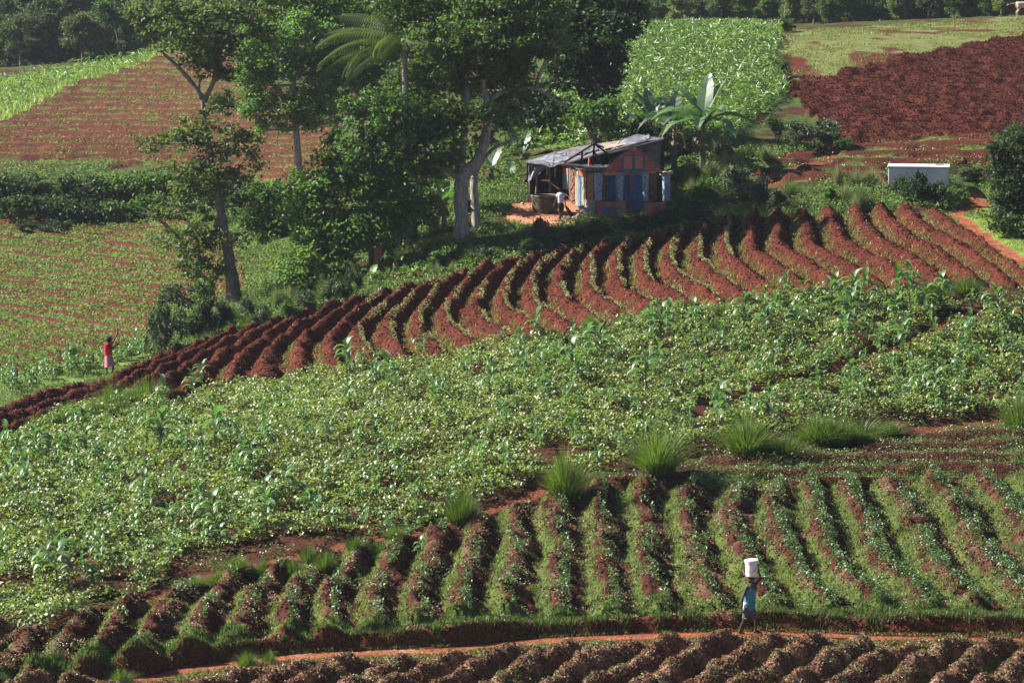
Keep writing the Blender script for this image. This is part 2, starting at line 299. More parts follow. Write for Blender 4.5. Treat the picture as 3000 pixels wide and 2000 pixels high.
SOIL = np.array((0.068, 0.0155, 0.0085)); SOIL2 = np.array((0.058, 0.0185, 0.011)); PATHC = np.array((0.25, 0.078, 0.038)); GR = np.array((0.085, 0.13, 0.028)); GRY = np.array((0.135, 0.15, 0.045)); STRAW = np.array((0.15, 0.085, 0.050))
def ground_color(x, y, h0):
    z, px, py = zones(x, y, h0, 5.0)
    n1 = fbm(x, y, 1.6, 3, 71); n2 = fbm(x, y, 0.5, 2, 81)
    wob = fbm(x, y, 1.0, 2, 33)
    c = np.zeros(x.shape + (3,))
    mix = lambda a, b, t: a * (1 - t[..., None]) + b * t[..., None]
    c[:] = mix(GR * 0.55, SOIL2, sst(0.05, 0.35, n1 + 0.1 + 0.5 * sst(120, 112, y) * sst(70, 80, y)))
    def setz(k, v): c[k] = v[k]
    s0 = mix(SOIL * np.ones_like(c), SOIL * 1.35, sst(-0.2, 0.4, n2))
    setz(z['red'], s0)
    setz(z['bean'], mix(SOIL2 * np.ones_like(c), GR * 0.5, sst(0.1, 0.5, n1)))
    pm = tps(PH['mid'], x, y) + wob * 0.2; r = ridge(pm)
    setz(z['mid'], mix(mix(SOIL2 * 1.05 * np.ones_like(c), STRAW * 0.75, sst(0.0, 0.5, n2)), GR * 0.9, (np.abs((lambda q: q - np.floor(q))(pm + 0.36) - 0.5) + n1 * 0.2 < 0.13) * 0.8))
    r = ridge(tps(PH['mid2'], x, y) + wob * 0.3)
    setz(z['mid2'], mix(GR * 0.8 * np.ones_like(c), SOIL2 * 1.3, sst(0.1, 0.5, r * 0.5 + n1 + 0.25)))
    m = (py > 1874) & ~z['mid'] & ~z['bean']; pb = tps(PH['bot'], x, y) + wob * 0.18; r = ridge(pb)
    setz(m, mix(mix(np.array((0.13, 0.062, 0.045)) * np.ones_like(c), np.array((0.26, 0.15, 0.10)), sst(-0.15, 0.4, n2)), GR * 0.9, sst(0.3, 0.08, r + n1 * 0.3)))
    r = ridge(tps(PH['lef'], x, y) + wob * 0.2)
    setz(z['lef'], mix(GR * 0.85 * np.ones_like(c), SOIL * 1.2, sst(0.36, 0.62, r + n1 * 0.6 + 0.15 * sst(200, 500, px) - 0.1)))
    r = ridge(tps(PH['upl'], x, y) + wob * 0.2)
    setz(z['upl'], mix(mix(GR * 1.2, SOIL, 0.35 * np.ones(x.shape)), SOIL * 1.25 + 0.004, sst(0.3, 0.62, r + n1 * 0.35)))
    setz(z['brightL'], np.array((0.20, 0.25, 0.08)) * np.ones_like(c)); setz(z['rowmz'], np.array((0.12, 0.18, 0.04)) * np.ones_like(c))
    setz(z['maizeR'], np.array((0.10, 0.16, 0.035)) * np.ones_like(c))
    setz(z['grassR'], mix(GRY * np.ones_like(c), SOIL * 1.3, sst(0.22, 0.42, fbm(x, y * 0.6, 2.2, 3, 91) + 0.08)))
    setz(z['upr'], SOIL * 0.92 * np.ones_like(c) * (1 + 0.5 * n2[..., None]))
    r = ridge(tps(PH['qua'], x, y) + wob * 0.25)
    setz(z['qua'], mix(GR * np.ones_like(c), SOIL * 1.2, sst(0.12, 0.40, r * 0.6 + n1 + 0.25)))
    setz(z['verge'], mix(np.array((0.15, 0.21, 0.04)) * np.ones_like(c), SOIL * 1.3, sst(0.25, 0.45, n1)))
    setz(z['yard'], np.array((0.42, 0.19, 0.11)) * np.ones_like(c))
    for i_, (L, wd) in enumerate(PATHS):
        dd, _ = dist_poly(x, y, L); k = 1 - sst(wd * 0.75, wd * 1.25, dd + n2 * 0.25); c = mix(c, PATHC * (0.6 if i_ > 2 else 1.0) * (0.85 + 0.3 * (n2 + 0.5))[..., None], k)
    db, sb = dist_poly(x, y, BANK); k = ((sb > 0) & (db < 0.30)) | ((sb < 0) & (db < 0.12)); c[k] = np.array((0.11, 0.032, 0.017))  # bank face coloured dark, standing in for its shadow
    k = (sb > 0) & (db > 0.30) & (db < 1.1); c[k] = GR * 0.8
    return np.clip(c * (1 + 0.25 * n2[..., None]), 0, 1)

# ------------------------------------------------------------------ fast mesh from arrays
def np_mesh(name, V, F, C=None, smooth=False):
    me = bpy.data.meshes.new(name); V = np.asarray(V, np.float32); F = np.asarray(F, np.int32)
    me.vertices.add(len(V)); me.vertices.foreach_set('co', V.ravel())
    k = F.shape[1]; me.loops.add(F.size); me.loops.foreach_set('vertex_index', F.ravel())
    me.polygons.add(len(F)); me.polygons.foreach_set('loop_start', np.arange(0, F.size, k, dtype=np.int32))
    if smooth: me.polygons.foreach_set('use_smooth', np.ones(len(F), bool))
    me.update(calc_edges=True)
    if C is not None:
        a = me.color_attributes.new('col', 'FLOAT_COLOR', 'POINT'); cc = np.ones((len(V), 4), np.float32); cc[:, :3] = C; a.data.foreach_set('color', cc.ravel())
    return me
def build_ground():
    s = np.concatenate([np.linspace(-1.6, -0.26, 40)[:-1], np.linspace(-0.26, -0.20, 40)[:-1], np.arange(-0.20, 0.20, 0.00095), np.linspace(0.20, 0.26, 40), np.linspace(0.26, 1.6, 40)[1:]])
    Y = np.concatenate([np.linspace(30, 66, 40)[:-1], np.arange(66, 92, 0.085), np.arange(92, 136, 0.11), np.arange(136, 200, 0.18), np.arange(200, 260, 0.5), np.linspace(260, 420, 60), np.linspace(430, 3000, 30)])
    S, YY = np.meshgrid(s, Y); X = S * YY
    h0 = H0(X, YY); 
    outer = sst(0.6, 1.2, np.abs(S)); h0 = h0 * (1 - outer) + outer * (CAMZ - 14)
    Z = h0 + detail(X, YY, h0); C = ground_color(X, YY, h0)
    nr, nc = X.shape; idx = np.arange(nr * nc).reshape(nr, nc)
    F = np.stack([idx[:-1, :-1], idx[:-1, 1:], idx[1:, 1:], idx[1:, :-1]], -1).reshape(-1, 4)
    me = np_mesh('ground', np.stack([X, YY, Z], -1).reshape(-1, 3), F, C.reshape(-1, 3), smooth=True)
    tag(link('ground', me, M['ground']), kind='structure')
build_ground()

# ------------------------------------------------------------------ foliage builders
def unit(v): return v / np.maximum(np.linalg.norm(v, axis=-1, keepdims=True), 1e-9)
def leaf_quads(P, N, L, Wd, bend=0.25, rng=RNG):
    """one bent leaf (two quads sharing the midline) per point"""
    n = len(P); a = rng.normal(size=(n, 3)); U = unit(np.cross(N, a)); Vv = np.cross(N, U)
    L = np.broadcast_to(L, n)[:, None]; Wd = np.broadcast_to(Wd, n)[:, None]
    p0 = P - U * L * 0.5; p1 = P + Vv * Wd * 0.5 + N * Wd * bend; p2 = P + U * L * 0.5 - N * L * 0.15; p3 = P - Vv * Wd * 0.5 + N * Wd * bend
    V = np.stack([p0, p1, p2, p3], 1).reshape(-1, 3); F = np.arange(4 * n).reshape(n, 4)
    F = np.stack([F[:, [0, 1, 2]], F[:, [0, 2, 3]]], 1).reshape(-1, 3)
    return V, F
def blades(P, h, wd, lean=0.5, rng=RNG):
    n = len(P); a = rng.random(n) * 2 * np.pi; D = np.stack([np.cos(a), np.sin(a), np.zeros(n)], 1); S = np.stack([-np.sin(a), np.cos(a), np.zeros(n)], 1)
    h = np.broadcast_to(h, n)[:, None]; wd = np.broadcast_to(wd, n)[:, None]; ln = (rng.random(n) * lean)[:, None]
    b = rng.random(n) * 2 * np.pi; S = np.stack([np.cos(b), np.sin(b), np.zeros(n)], 1)
    up = np.array([[0, 0, 1.0]])
    v0 = P - S * wd / 2; v1 = P + S * wd / 2; m = P + up * h * 0.6 + D * h * ln * 0.35; v2 = m + S * wd * 0.4; v3 = m - S * wd * 0.4; v4 = P + up * h * (1 - ln * 0.3) + D * h * ln
    V = np.stack([v0, v1, v2, v3, v4], 1).reshape(-1, 3); i = np.arange(n)[:, None] * 5
    F = np.concatenate([i + [0, 1, 2], i + [0, 2, 3], i + [3, 2, 4]], 0)
    return V, F
def vary(c, n, v=0.25, rng=RNG, yel=0.0):
    c = np.broadcast_to(np.asarray(c, float), (n, 3)) * (1 + rng.normal(0, v, (n, 1)))
    c = c * (1 + rng.normal(0, 0.08, (n, 3)))
    if yel: k = rng.random(n) < yel; c = c.copy(); c[k] = np.array((0.30, 0.26, 0.03)) * (0.7 + 0.6 * rng.random((k.sum(), 1)))
    return np.clip(c, 0.004, 0.9)
def sample_zone(n, box, test):
    """n tries uniformly over the ground inside a photo box (as a depth range); test(x,y,px,py,z) keeps"""
    y0, y1 = box; Y = np.sqrt(RNG.random(n) * (y1 * y1 - y0 * y0) + y0 * y0); X = (RNG.random(n) - 0.5) * 0.40 * Y
    h = H0(X, Y); z, px, py = zones(X, Y, h, 4.0)
    k = test(X, Y, px, py, z); X, Y, h = X[k], Y[k], h[k]
    return X, Y, h + detail(X, Y, h), px[k], py[k]
def stuff(name, label, cat, V, F, C, mat):
    me = np_mesh(name, V, F, C); o = link(name, me, mat); return tag(o, label, cat, kind='stuff')
def onpath(X, Y, extra=1.0):
    r = np.zeros(X.shape, bool)
    for L, wd in PATHS: dd, _ = dist_poly(X, Y, L); r |= dd < wd * extra
    return r
# tussock banks etc. excluded only by geometry.  Bean crop
def bean_test(X, Y, px, py, z):
    n = fbm(X, Y, 1.7, 3, 44); gap = 0.24 - 0.35 * sst(1450, 1750, py) * (px < 900) * 0
    edge = z['bean'] & (n < 0.42)
    return edge & ~onpath(X, Y, 1.5) & (RNG.random(len(X)) < np.clip((1.15 - 1.3 * np.clip(n, 0, 1)) * (0.9 - 1.5 * fbm(X, Y, 0.6, 2, 60)), 0.10, 1))
X, Y, Z, px, py = sample_zone(520000, (74, 122), bean_test)
hh = 0.12 + 0.50 * np.clip(0.5 - fbm(X, Y, 0.75, 2, 60) * 1.1, 0.05, 1) ; lift = hh * RNG.random(len(X)) ** 0.45
Pn = np.stack([X, Y, Z + lift + 0.03], 1); N = unit(RNG.normal(size=(len(X), 3)) * 0.55 + [0, 0, 1.0])
V, F = leaf_quads(Pn, N, 0.085 + 0.06 * RNG.random(len(X)), 0.075 + 0.05 * RNG.random(len(X)))
C = vary((0.175, 0.225, 0.078), len(X), 0.25, yel=0.05); C *= (1 + 0.35 * fbm(X, Y, 3.0, 2, 77))[:, None]; C = np.clip(C, 0, 1)
stuff('bean_crop', 'dense knee-high bean plants with yellowing leaves covering the middle slope', 'crop', V, F, np.repeat(C, 4, 0), M['leaf'])
# grass in the furrows, on the bank and the verges
def grass_patch(name, label, n, rng_y, test, h, wd, c, lean=0.6, v=0.2, yel=0.0, cat='grass'):
    X, Y, Z, px, py = sample_zone(n, rng_y, test)
    hv = h * (0.5 + RNG.random(len(X))); V, F = blades(np.stack([X, Y, Z - 0.01], 1), hv, wd, lean)
    stuff(name, label, cat, V, F, np.repeat(vary(c, len(X), v, yel=yel), 5, 0), M['grass'])
grass_patch('furrow_grass', 'bright fine grass growing in the furrows of the lower green and red ridges', 420000, (74, 104),
    lambda X, Y, px, py, z: z['mid'] & (np.abs((lambda q: q - np.floor(q))(tps(PH['mid'], X, Y) + fbm(X, Y, 1.0, 2, 33) * 0.2 + 0.36) - 0.5) + fbm(X, Y, 0.8, 2, 4) * 0.45 < 0.12 + 0.04 * sst(1800, 2800, px)) & ~onpath(X, Y), 0.11, 0.018, (0.175, 0.225, 0.085))
grass_patch('ridge_grass', 'thin pale grass along the sunny side of the curved red ridges', 300000, (104, 136),
    lambda X, Y, px, py, z: z['red'] & (lambda t: (t > 0.94) | (t < 0.24))((lambda q: q - np.floor(q))(tps(PH['red'], X, Y) + fbm(X, Y, 1.0, 2, 33) * 0.16)) & (fbm(X, Y, 0.9, 2, 8) + 0.30 * sst(700, 2400, px) * sst(900, 700, py) - 0.02 + 0.14 * sst(900, 1400, px) > 0.0), 0.11, 0.030, (0.19, 0.24, 0.095))
grass_patch('bank_grass', 'mat of dark green grass and creepers on the bank above the red footpath', 420000, (68, 84),
    lambda X, Y, px, py, z: (lambda a: (a[1] > 0) & (a[0] > -0.04 + 0.22 * vnoise(X, Y, .7, 17)) & (a[0] < 0.9 + fbm(X, Y, 1.2, 2, 6) * 1.2) & (fbm(X, Y, .6, 2, 16) < .2))(dist_poly(X, Y, BANK)), 0.14, 0.022, (0.085, 0.125, 0.04), v=0.4)
grass_patch('verge_grass', 'short yellow-green grass beside the footpath at the right edge', 160000, (112, 150),
    lambda X, Y, px, py, z: (z['verge'] | ((px > 2700) & (py > 540) & (py < 600))) & ~onpath(X, Y, 1.1) & (fbm(X, Y, 1.5, 3, 71) < 0.32), 0.09, 0.03, (0.17, 0.23, 0.05))
grass_patch('path_edge_grass', 'short grass along both sides of the near footpath and in the nearest furrows', 200000, (66, 80),
    lambda X, Y, px, py, z: (Y < 78.5) & ~z['mid'] & ~z['bean'] & ~onpath(X, Y, 1.15) & (dist_poly(X, Y, BANK)[1] < 0) & ((dist_poly(X, Y, PATHS[0][0])[0] < 0.75 + fbm(X, Y, 0.9, 2, 6) * 1.1) | (ridge(tps(PH['bot'], X, Y) + fbm(X, Y, 1.0, 2, 33) * 0.18) + fbm(X, Y, 0.8, 2, 4) * 0.4 < 0.16)), 0.09, 0.02, (0.12, 0.18, 0.04))
grass_patch('hill_grass', 'sparse yellowish grass over the far hillside above the dark ploughed field', 200000, (160, 222),
    lambda X, Y, px, py, z: z['grassR'] & (fbm(X, Y, 2.2, 3, 91) < 0.12) & (RNG.random(len(X)) < .6), 0.12, 0.05, (0.17, 0.185, 0.06))
grass_patch('bright_meadow', 'sunlit tall pale green crop beyond the terraces at the left', 130000, (175, 245),
    lambda X, Y, px, py, z: z['brightL'], 0.55, 0.07, (0.25, 0.32, 0.12), 0.8)
grass_patch('yard_edge_grass', 'low grass and weeds on the slope between the house and the red ridges', 330000, (118, 146),
    lambda X, Y, px, py, z: ~z['red'] & ~z['yard'] & ~z['qua'] & ~onpath(X, Y) & (px > 850) & (px < 2850) & (py > 560) & (py < 1000) & ~((px > 1540) & (px < 1965) & (py < np.where(px < 1760, 668, 648))) & (fbm(X, Y, 1.4, 3, 19) < 0.14), 0.20, 0.03, (0.115, 0.17, 0.065), 0.8)
grass_patch('valley_grass', 'pale green grass between the left bean rows and the red ridges', 200000, (110, 160),
    lambda X, Y, px, py, z: ~z['red'] & ~z['bean'] & (px < 950) & (py > 650) & (py < 1180) & (~z['lef'] | (py > 1000)) & (fbm(X, Y, 1.2, 3, 29) < 0.25), 0.18, 0.03, (0.14, 0.20, 0.07), 0.8)
# leafy stuff
def leafy(name, label, n, rng_y, test, h, size, c, cat='crop', mat='leaf', v=0.25, yel=0.0, updown=0.6):
    X, Y, Z, px, py = sample_zone(n, rng_y, test); k = len(X)
    Pn = np.stack([X, Y, Z + h * RNG.random(k) ** 0.6], 1); N = unit(RNG.normal(size=(k, 3)) * updown + [0, 0, 1.0])
    V, F = leaf_quads(Pn, N, size * (0.7 + 0.6 * RNG.random(k)), size * 0.7)
    stuff(name, label, cat, V, F, np.repeat(vary(c, k, v, yel=yel), 4, 0), M[mat])
leafy('sweet_potato_vines', 'dark leafy potato vines in clumps along the crests of the lower ridges', 420000, (74, 106),
    lambda X, Y, px, py, z: z['mid'] & (np.abs((lambda q: q - np.floor(q))(tps(PH['mid'], X, Y) + fbm(X, Y, 1.0, 2, 33) * 0.2) - 0.58) < 0.11 + 0.06 * sst(1500, 2500, px)) & (fbm(X, Y, 0.7, 2, 61) + 0.26 * sst(1200, 2700, px) + 0.8 * fbm(X, Y, 0.35, 1, 68) > 0.12), 0.24, 0.085, (0.085, 0.145, 0.052))
leafy('ridge_weeds', 'scattered small weeds over the red and brown soil of the lower ridges', 380000, (68, 106),
    lambda X, Y, px, py, z: (z['mid'] | z['mid2'] | ((Y < 78) & ~z['bean'])) & ~onpath(X, Y, 1.2) & (fbm(X, Y, 0.6, 2, 62) + 0.22 * sst(1500, 2700, px) * (py < 1780) > 0.14 - 0.2 * z['mid2']) & (RNG.random(len(X)) < .75), 0.10, 0.055, (0.12, 0.165, 0.06), 'weeds')
leafy('dry_mulch', 'dry straw and dead vines littering the ridges', 300000, (66, 92),
    lambda X, Y, px, py, z: (z['mid'] | (Y < 77)) & ~z['bean'] & ~onpath(X, Y, 1.2) & (((Y < 77.5) & ~z['mid'] & (ridge(tps(PH['bot'], X, Y) + fbm(X, Y, 1.0, 2, 33) * 0.18) > 0.3)) | (z['mid'] & (fbm(X, Y, 0.8, 2, 63) > 0.1) & (RNG.random(len(X)) < 0.35))), 0.05, 0.075, (0.21, 0.12, 0.085), 'straw', 'dull', 0.5, updown=1.0)
leafy('olive_straw', 'olive cut straw laid along the shaded side of the curved red ridges', 420000, (104, 134),
    lambda X, Y, px, py, z: z['red'] & (px > 1050) & (px < 2150) & (np.abs((lambda q: q - np.floor(q))(tps(PH['red'], X, Y) + fbm(X, Y, 1.0, 2, 33) * 0.16) - 0.60) < 0.10) & (fbm(X, Y, 0.8, 2, 66) + 0.20 * sst(0, 60, py - np.interp(px, [1000, 1500, 2000, 2200], [905, 810, 700, 680])) * (1 - sst(0, 60, py - np.interp(px, [1000, 1500, 2000, 2200], [1040, 945, 850, 800]))) > 0.03), 0.16, 0.085, (0.27, 0.25, 0.13), 'straw', 'dull')
leafy('left_bean_rows', 'low bean rows with red soil showing on the left valley field', 230000, (118, 172),
    lambda X, Y, px, py, z: z['lef'] & (ridge(tps(PH['lef'], X, Y) + fbm(X, Y, 1.0, 2, 33) * 0.2) + fbm(X, Y, 1.3, 3, 71) * 0.8 < 0.50), 0.32, 0.14, (0.13, 0.185, 0.06), mat='crown')
leafy('terrace_crop', 'thin green crop lines between the red terraces on the upper left hill', 150000, (165, 228),
    lambda X, Y, px, py, z: z['upl'] & (ridge(tps(PH['upl'], X, Y) + fbm(X, Y, 1.0, 2, 33) * 0.2) + fbm(X, Y, 1.5, 2, 72) * 0.5 < 0.42), 0.30, 0.16, (0.125, 0.165, 0.055), mat='crown')
leafy('hill_weeds', 'small weeds on the brown plot above the white tank', 60000, (134, 152),
    lambda X, Y, px, py, z: z['qua'] & (ridge(tps(PH['qua'], X, Y)) + fbm(X, Y, 0.8, 2, 73) < 0.28), 0.16, 0.10, (0.12, 0.18, 0.06), 'weeds')
leafy('slope_weeds', 'mixed low broadleaf weeds on the ground under the trees and along the field edges', 330000, (118, 178),
    lambda X, Y, px, py, z: ~z['red'] & ~z['bean'] & ~z['yard'] & ~z['lef'] & ~z['upl'] & ~z['qua'] & ~z['upr'] & ~z['verge'] & ~onpath(X, Y) & (py > 430) & ~((px > 1540) & (px < 1965) & (py < 648)) & (fbm(X, Y, 1.6, 3, 74) > -0.08), 0.36, 0.13, (0.125, 0.185, 0.065), 'weeds', mat='crown')
# far maize slope (bigger leaves standing up)
def far_maize(name, label, n, rng_y, test, hmax, c, L=0.6):
    X, Y, Z, px, py = sample_zone(n, rng_y, test); k = len(X)
    Pn = np.stack([X, Y, Z + hmax * (0.35 + 0.65 * RNG.random(k))], 1); N = unit(RNG.normal(size=(k, 3)) * 0.8 + [0, 0, 0.8])
    V, F = leaf_quads(Pn, N, L * (0.6 + 0.8 * RNG.random(k)), 0.085, 0.2)
    stuff(name, label, 'maize', V, F, np.repeat(vary(c, k, 0.22), 4, 0), M['maize'])
far_maize('maize_field', 'dense sunlit maize on the hillside behind the house', 230000, (140, 205), lambda X, Y, px, py, z: z['maizeR'] & (fbm(X, Y, 1.5, 2, 47) < 0.33), 0.75, (0.14, 0.215, 0.06), .42)
far_maize('meadow_maize', 'sunlit maize tops on the strip beyond the upper left terraces', 30000, (185, 245), lambda X, Y, px, py, z: z['brightL'] & (py < 330 - px * 0.28), 0.9, (0.16, 0.25, 0.08), 0.7)
leafy('maize_field_undergrowth', 'green bean plants under the maize on the hillside behind the house', 120000, (138, 205), lambda X, Y, px, py, z: z['maizeR'], 0.35, 0.20, (0.11, 0.19, 0.05))
# clods and stalks lying about the red ridges
X, Y, Z, px, py = sample_zone(26000, (104, 136), lambda X, Y, px, py, z: z['red'] & (RNG.random(len(X)) < 0.5)); k = len(X)
V, F = leaf_quads(np.stack([X, Y, Z + 0.03], 1), unit(RNG.normal(size=(k, 3)) + [0, 0, 0.6]), 0.09 * (0.5 + RNG.random(k)), 0.02)
stuff('maize_stubble', 'pale bits of old stalk scattered over the curved red ridges', 'stubble', V, F, np.repeat(vary((0.42, 0.32, 0.20), k, 0.3), 4, 0), M['dull'])

leafy('edge_weeds', 'low weeds on the bare strip between the bean field and the lower ridges', 200000, (74, 116),
    lambda X, Y, px, py, z: ~z['bean'] & ~z['mid'] & ~z['red'] & ~onpath(X, Y) & (Y > 79) & (fbm(X, Y, 0.8, 3, 75) > -0.02), 0.20, 0.08, (0.11, 0.155, 0.05), 'weeds')
X, Y, Z, px, py = sample_zone(330000, (66, 136), lambda X, Y, px, py, z: (z['red'] & (RNG.random(len(X)) < 0.62)) | ((z['mid'] | (Y < 77)) & (RNG.random(len(X)) < 0.5) & ~onpath(X, Y))); k = len(X)
V, F = leaf_quads(np.stack([X, Y, Z + 0.015], 1), unit(RNG.normal(size=(k, 3)) * .8 + [0, 0, 0.5]), 0.075 * (0.5 + RNG.random(k)), 0.06, 0.3)
stuff('soil_clods', 'crumbled red clods of earth over the hoed ridges', 'soil', V, F, np.repeat(vary(SOIL * 1.1, k, 0.3), 4, 0), plain('soil_clod', (0.080, 0.019, 0.010), 0.95, 0.3, 2.0, 0.0, 0.1))
X, Y, Z, px, py = sample_zone(240000, (136, 205), lambda X, Y, px, py, z: z['upr']); k = len(X)
V, F = leaf_quads(np.stack([X, Y, Z + 0.04], 1), unit(RNG.normal(size=(k, 3)) * .8 + [0, 0, 0.5]), 0.11 * (0.4 + RNG.random(k)), 0.09, 0.4)
stuff('plough_clods', 'big dark red clods turned up over the ploughed hillside', 'soil', V, F, np.repeat(vary(SOIL, k, 0.3), 4, 0), bpy.data.materials['soil_clod'])
# ------------------------------------------------------------------ solid builders
class MB:
    def __init__(s): s.v = []; s.f = []
    def add(s, vs_, fs_):
        o = len(s.v); s.v += [tuple(v) for v in vs_]; s.f += [tuple(i + o for i in f) for f in fs_]; return s
    def hexa(s, a, b):                               # two quads (lists of 4 points), bottom and top
        s.add(list(a) + list(b), [(3, 2, 1, 0), (4, 5, 6, 7), (0, 1, 5, 4), (1, 2, 6, 5), (2, 3, 7, 6), (3, 0, 4, 7)]); return s
    def box(s, x0, x1, y0, y1, z0, z1, j=0.0):
        r = lambda: random.uniform(-j, j)
        q = lambda z: [(x + r(), y + r(), z + r()) for x, y in ((x0, y0), (x1, y0), (x1, y1), (x0, y1))]
        return s.hexa(q(z0), q(z1))
    def tube(s, pts, rad, n=8, rough=0.0, cap=True):
        pts = [Vector(p) for p in pts]; o = len(s.v); fr = None; k = len(pts)
        for i, p in enumerate(pts):
            t = (pts[min(i + 1, k - 1)] - pts[max(i - 1, 0)]).normalized()
            if fr is None: fr = t.orthogonal().normalized()
            fr = (fr - t * fr.dot(t)).normalized(); b = t.cross(fr)
            for j in range(n):
                a = 2 * math.pi * j / n; rr = rad[i] * (1 + random.uniform(-rough, rough)); q = p + (fr * math.cos(a) + b * math.sin(a)) * rr; s.v.append(tuple(q))
        for i in range(k - 1):
            for j in range(n):
                a = o + i * n + j; b_ = o + i * n + (j + 1) % n; s.f.append((a, b_, b_ + n, a + n))
        if cap: s.f.append(tuple(o + j for j in range(n))[::-1]); s.f.append(tuple(o + (k - 1) * n + j for j in range(n)))
        return s
    def bar(s, a, b, w_=0.05, n=4): return s.tube([a, b], [w_, w_], n)
    def build(s, name, mat, parent=None, smooth=False, bevel=0.0):
        me = bpy.data.meshes.new(name); me.from_pydata(s.v, [], s.f)
        if bevel:
            bm = bmesh.new(); bm.from_mesh(me); bmesh.ops.bevel(bm, geom=bm.edges[:], offset=bevel, segments=1, affect='EDGES', clamp_overlap=True); bm.to_mesh(me); bm.free()
        if smooth: me.polygons.foreach_set('use_smooth', [True] * len(me.polygons))
        me.update(); return link(name, me, mat, parent)
def curve(pts, n):                                   # Catmull-Rom through points
    P = [Vector(p) for p in pts]; P = [P[0] * 2 - P[1]] + P + [P[-1] * 2 - P[-2]]; out = []
    for i in range(1, len(P) - 2):
        for k in range(n):
            t = k / n; a, b, c, d = P[i - 1], P[i], P[i + 1], P[i + 2]
            out.append(0.5 * ((2 * b) + (c - a) * t + (2 * a - 5 * b + 4 * c - d) * t * t + (3 * b - a - 3 * c + d) * t ** 3))
    out.append(P[-2]); return out

# ------------------------------------------------------------------ the house
M['coral'] = plain('coral_paint', (0.46, 0.125, 0.09), 0.8, 0.4, 5, 0.5, stretch=(0.6, 0.6, 6))
M['coral_light'] = plain('coral_board', (0.60, 0.20, 0.14), 0.8, 0.25, 6, 0.3, stretch=(6, 6, 0.6))
M['coral_pale'] = plain('coral_plaster', (0.44, 0.135, 0.10), 0.9, 0.3, 3, 0.3)
M['blue'] = plain('blue_paint', (0.06, 0.145, 0.27), 0.8, 0.45, 4, 0.2, stretch=(4, 4, 0.5))
M['blue_light'] = plain('light_blue_paint', (0.25, 0.37, 0.50), 0.85, 0.35, 6, 0.2)
M['brick'] = plain('raw_brick', (0.20, 0.095, 0.055), 0.95, 0.45, 3.5, 0.9, stretch=(1, 1, 2.5))
M['stone'] = plain('stone', (0.42, 0.34, 0.30), 0.9, 0.35, 5, 0.5)
M['concrete'] = plain('concrete', (0.22, 0.21, 0.18), 0.9, 0.3, 4, 0.4)
M['mossy'] = plain('mossy_concrete', (0.075, 0.062, 0.036), 0.9, 0.4, 3, 0.4)
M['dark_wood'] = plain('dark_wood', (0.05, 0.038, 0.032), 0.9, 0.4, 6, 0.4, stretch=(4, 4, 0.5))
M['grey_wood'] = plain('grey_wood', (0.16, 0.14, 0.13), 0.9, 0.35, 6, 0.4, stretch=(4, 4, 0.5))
M['char'] = plain('charred_wood', (0.022, 0.020, 0.022), 0.9, 0.3, 6, 0.3)
M['tarp'] = plain('grey_tarp', (0.09, 0.095, 0.125), 0.38, 0.4, 2.2, 0.8, 0.5, c2=(0.30, 0.30, 0.35))
M['rust'] = plain('weathered_tin', (0.14, 0.12, 0.12), 0.55, 0.4, 3, 0.4, 0.5)
M['sheet_tan'] = plain('faded_sheet', (0.30, 0.24, 0.20), 0.6, 0.4, 3, 0.3)
M['plaster'] = plain('worn_plaster', (0.24, 0.215, 0.17), 0.9, 0.3, 4, 0.4)
M['white_paint'] = plain('whitewash', (0.60, 0.565, 0.57), 0.85, 0.16, 1.4, 0.15)
YAW = R(19); cY, sY = math.cos(YAW), math.sin(YAW); HP = at0(1740, 637)
HD = P2(*HP)[2]; K = FPX / HD
house = empty('house', HP, YAW); tag(house, 'small unfinished house with coral gable, blue doors and patched tarp roof', 'house')
def fx(px, y=0.0): return ((px - 1740) / K + y * sY) / cY
def fz(py, x=0.0, y=0.0): return (637 - py) / K - 0.085 * (x * sY + y * cY)
def L3(px, py, y=0.0): x = fx(px, y); return (x, y, fz(py, x, y))
def hl(px, py, d):                                   # photo point at depth d -> house coordinates
    q = W(px, py, d) - HP; return (q.x * cY + q.y * sY, -q.x * sY + q.y * cY, q.z)
zb = -0.35
# porch walls
b = MB(); b.box(fx(1745), fx(1831), -0.16, 0.0, zb, fz(590, 1)); pw = b.build('porch_wall', M['coral_pale'], house, bevel=0.012)
b = MB(); b.box(fx(1760), fx(1815), -0.172, -0.158, fz(625, 1), fz(607, 1)); b.build('painted_panel', M['blue'], pw)
cx_, cz_ = fx(1787), fz(616, .8)
b = MB(); b.add([(cx_ - .16, -.182, cz_), (cx_, -.182, cz_ - .11), (cx_ + .16, -.182, cz_), (cx_, -.182, cz_ + .11), (cx_ - .16, -.17, cz_), (cx_, -.17, cz_ - .11), (cx_ + .16, -.17, cz_), (cx_, -.17, cz_ + .11)], [(0, 1, 2, 3), (7, 6, 5, 4), (0, 4, 5, 1), (1, 5, 6, 2), (2, 6, 7, 3), (3, 7, 4, 0)]); b.build('painted_diamond', M['coral'], pw)
b = MB(); b.box(-0.02, 0.065, -0.16, 1.15, zb, fz(588), 0.01); b.build('porch_side_wall', M['concrete'], house, bevel=0.015)
b = MB(); b.box(fx(1886), fx(1952), -0.10, 0.06, zb, fz(594, 3), 0.02); b.build('porch_wall', M['coral_pale'], house, bevel=0.012)
b = MB(); b.box(0.07, fx(1960), 0.0, 1.3, zb, 0.06); b.build('porch_floor', M['concrete'], house)
